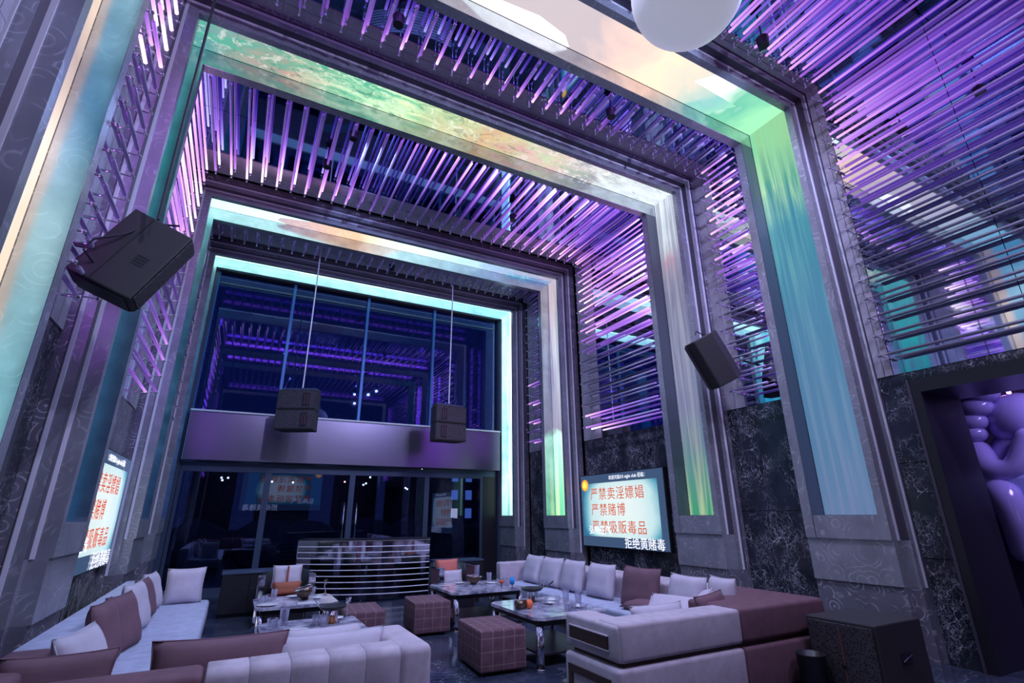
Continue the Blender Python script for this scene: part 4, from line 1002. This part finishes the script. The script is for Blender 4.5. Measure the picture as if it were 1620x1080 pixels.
bracket((7.20, 6.09, 4.30), (6.70, 5.60, 4.15), .02, 'black bracket holding the right speaker to the arch')
c1 = tag(link('speaker_cable', tube(bmesh.new(), [(-.86, 5.15, 4.27), (-1.05, 5.12, 4.22), (-1.22, 5.0, 4.0), (-1.38, 4.9, 3.86), (-1.42, 4.88, 3.74), (-1.36, 5.0, 3.68)], .010, 6), M['cable']), 'thin black cable looping beside the large left speaker', 'cable')
c2 = tag(link('speaker_cable', tube(bmesh.new(), [(6.30, 5.45, 4.42), (6.5, 5.6, 4.56), (6.75, 5.6, 4.5), (6.9, 5.55, 4.25)], .010, 6), M['cable']), 'thin black cable arching over the right wall speaker', 'cable')
c3 = tag(link('hanging_cable', cyl(bmesh.new(), (-.98, 4.88, 4.15), (-.98, 4.88, CZ), .014), M['cable']), 'dark vertical suspension cable above the large left speaker', 'cable')

# ------------------------------------------------------------------ two hanging line-array speakers
def line_array(label, x, y, z, rz, flip):
    t = thing('hanging_speaker', label, 'speaker', (x, y, z), 'speakers hanging from the ceiling', rz)
    for k in (0, 1):
        zz = -.02 - k * .46
        bm = bmesh.new(); hx = .44
        pr = [(-.02, -.26), (-.02, .0), (-.02, .0)]
        b_ = box(bm, -hx, hx, -.22, .24, zz - .45, zz, .012, 2)
        for v in bm.verts:
            if v.co.y > .1: v.co.x *= .86
        bx_ = link('enclosure', bm, M['spk'], t, local=True); bx_['label'] = 'upper enclosure' if k == 0 else 'lower enclosure'
        s = flip
        link('grille', B(-hx + .02, hx - .02, -.232, -.222, zz - .42, zz - .03), M['grille'], bx_, local=True)
        link('horn', B(s * .14, s * .30, -.245, -.232, zz - .38, zz - .07, .01), M['black'], bx_, local=True)
        for q in (-1, 1): link('horn_fin', B(s * .22 + q * .03 - .008, s * .22 + q * .03 + .008, -.252, -.244, zz - .34, zz - .11), M['horn'], bx_, local=True)
        link('lamp', ball(bmesh.new(), (-s * .30, -.236, zz - .16), .012, 1), M['chrome'], bx_, local=True)
    link('fly_bar', B(-.40, .40, -.15, .15, -.018, .03, .006), M['frame'], t, local=True)
    link('cable', cyl(bmesh.new(), (.02, 0, .03), (.02, 0, CZ - z), .016, seg=8), M['trim'], t, local=True)
    link('shackle', ball(bmesh.new(), (.02, 0, .05), .035, 1), M['black'], t, local=True)
line_array('hanging pair of black speaker boxes on a thin rod, left one before the upper windows', .98, 12.4, 4.40, R(-26), 1)
line_array('hanging pair of black speaker boxes on a thin rod, right one before the upper windows', 4.62, 12.4, 4.36, R(6), -1)

# ------------------------------------------------------------------ hanging globe
gb = thing('globe_lamp', 'huge pale opal globe lamp hanging at the top edge above the nearest arch', 'lamp', (2.98, 2.15, 6.1))
bm = bmesh.new(); bmesh.ops.create_uvsphere(bm, u_segments=40, v_segments=24, radius=.50, matrix=Matrix.Translation((2.98, 2.15, 6.19))); link('globe', bm, M['globe'], gb, True)
link('collar', cyl(bmesh.new(), (2.98, 2.15, 6.67), (2.98, 2.15, 6.84), .12, seg=20), M['chrome'], gb)
link('rod', cyl(bmesh.new(), (2.98, 2.15, 6.84), (2.98, 2.15, CZ), .015), M['chrome'], gb)
SPL = ['over the far left table', 'over the right tables', 'beside the middle of the left wall', 'over the right sofa', 'above the near sofa', "left of the globe lamp's arch", 'before the upper windows', 'behind the viewpoint, left of centre', 'behind the viewpoint, by the right wall', 'over the two-tier sofa', 'between the third and farthest arch', 'nearest to the doorway']
for i, (p, t_, e, c) in enumerate(SPOTS):
    s_ = thing('ceiling_spotlight', 'small black ceiling spotlight among the rods, ' + SPL[i], 'spotlight', (p[0], p[1], CZ), 'small ceiling spotlights')
    link('can', lathe(bmesh.new(), [(.07, -.16), (.085, -.02), (.05, 0)], (p[0], p[1], p[2] + .26), seg=14), M['black'], s_)
    link('stem', cyl(bmesh.new(), (p[0], p[1], p[2] + .24), (p[0], p[1], CZ), .012), M['black'], s_)

# ------------------------------------------------------------------ doorway in the right wall and the room behind
fr = struct('trim_1')
bm = B(WX - .05, WX + .95, 3.02, 3.14, 0, 3.05); box(bm, WX - .05, WX + .95, DY0, 3.14, 3.05, 3.22); box(bm, WX - .05, WX + .95, DY0 - .12, DY0, 0, 3.22)
link('door_frame', bm, M['black'], fr)
link('frame_edge', B(WX - .06, WX - .05, 3.12, 3.15, 0, 3.23), M['riser'], fr)
r2 = struct('wall_side_room')
RX0, RX1, RY0, RY1 = WX + .95, WX + 5.2, -1.6, 5.6
link('floor_slab', B(WX - .2, RX1, RY0, RY1, -.10, -.002), M['floor'], r2)
link('far_wall', B(RX1, RX1 + .1, RY0, RY1, 0, 4.4), M['room2'], r2)
link('end_wall', B(RX0, RX1, RY1, RY1 + .1, 0, 4.4), M['room2'], r2); link('end_wall', B(RX0, RX1, RY0 - .1, RY0, 0, 4.4), M['room2'], r2)
link('near_wall', B(RX0 - .02, RX0, 3.12, RY1, 0, 4.4), M['room2'], r2); link('near_wall', B(RX0 - .02, RX0, RY0, DY0 - .12, 0, 4.4), M['room2'], r2); link('near_wall', B(RX0 - .02, RX0, DY0 - .12, 3.12, 3.22, 4.4), M['room2'], r2)
link('ceiling_slab', B(RX0, RX1, RY0, RY1, 4.4, 4.5), M['room2'], r2)
for i, (y, z) in enumerate(((3.46, 3.25), (3.30, 3.25))):
    o = tag(link('light_tube', cyl(bmesh.new(), (0, 0, 0), (.05, .12, 1.15), .03, seg=10), M['pinktube']), ('left' if i == 0 else 'right') + ' one of two glowing pink tubes above the lilac sculpture', 'light tube', 'glowing pink tubes'); o.location = (11.0, y, z)
# plain rounded sculpture on a block (a generic form)
sc_ = thing('sculpture', 'glossy lilac rounded sculpture of stacked lobes and bent tubes beyond the doorway', 'sculpture', (9.9, 3.4, 0))
X_ = 9.6
link('seat_block', B(X_ - .28, X_ + 1.0, 2.5, 3.92, 1.58, 2.12, .08, 4), M['sculpt2'], sc_, True)
link('pedestal', B(X_ + .1, X_ + .9, 2.7, 3.7, 0, 1.58), M['room2'], sc_)
bm = bmesh.new()
for y, z, r in ((3.22, 3.30, .20), (3.33, 3.10, .19), (3.42, 2.90, .175), (3.46, 2.72, .16)): ball(bm, (X_ + .02, y, z), r, 3, scale=(1, 1.15, .85))
link('stacked_lobes', bm, M['sculpt'], sc_, True)
bm = bmesh.new(); ball(bm, (X_ + .30, 2.95, 2.88), .42, 3, scale=(.9, .98, .95)); link('rounded_mass', bm, M['sculpt'], sc_, True)
def fat(bm, pts, rs):
    """one smooth tube of changing thickness through the points"""
    P = []; Rr = []
    n_ = len(pts)
    for i in range(n_ - 1):
        p0, p1, p2, p3 = (Vector(pts[max(0, min(n_ - 1, i + q))]) for q in (-1, 0, 1, 2))
        for k in range(8):
            t = k / 8; P.append(.5 * ((2 * p1) + (p2 - p0) * t + (2 * p0 - 5 * p1 + 4 * p2 - p3) * t * t + (3 * p1 - p0 - 3 * p2 + p3) * t ** 3)); Rr.append(rs[i] * (1 - t) + rs[i + 1] * t)
    P.append(Vector(pts[-1])); Rr.append(rs[-1]); rings = []; seg = 18; up = Vector((1, 0, 0))
    for i, p in enumerate(P):
        d = (P[min(i + 1, len(P) - 1)] - P[max(i - 1, 0)]).normalized(); a = d.cross(up).normalized(); b = d.cross(a)
        rings.append([bm.verts.new(p + (a * math.cos(2 * PI * k / seg) + b * math.sin(2 * PI * k / seg)) * Rr[i]) for k in range(seg)])
    for r0, r1 in zip(rings, rings[1:]):
        for k in range(seg): bm.faces.new((r0[k], r0[(k + 1) % seg], r1[(k + 1) % seg], r1[k]))
    for ring, c, r, dd in ((rings[0], P[0], Rr[0], P[0] - P[1]), (rings[-1], P[-1], Rr[-1], P[-1] - P[-2])):
        tip = bm.verts.new(c + dd.normalized() * r * .7)
        mid_ = [bm.verts.new(c + (v.co - c) * .7 + dd.normalized() * r * .5) for v in ring]
        for k in range(seg):
            bm.faces.new((ring[k], ring[(k + 1) % seg], mid_[(k + 1) % seg], mid_[k])); bm.faces.new((mid_[k], mid_[(k + 1) % seg], tip))
    bmesh.ops.recalc_face_normals(bm, faces=bm.faces)
    return bm
link('bent_arm', fat(bmesh.new(), [(X_ + .05, 3.48, 2.50), (X_ - .12, 3.30, 2.18), (X_ - .14, 3.02, 2.20), (X_ - .08, 2.82, 2.62)], [.17, .19, .17, .14]), M['sculpt'], sc_, True)
link('torso', fat(bmesh.new(), [(X_ + .40, 3.15, 1.95), (X_ + .38, 3.12, 2.3), (X_ + .33, 3.0, 2.6)], [.42, .40, .30]), M['sculpt'], sc_, True)
link('bent_leg', fat(bmesh.new(), [(X_ + .1, 3.42, 1.84), (X_ - .32, 3.20, 1.84), (X_ - .42, 3.12, 1.5), (X_ - .42, 3.14, 1.1)], [.20, .20, .17, .14]), M['sculpt'], sc_, True)
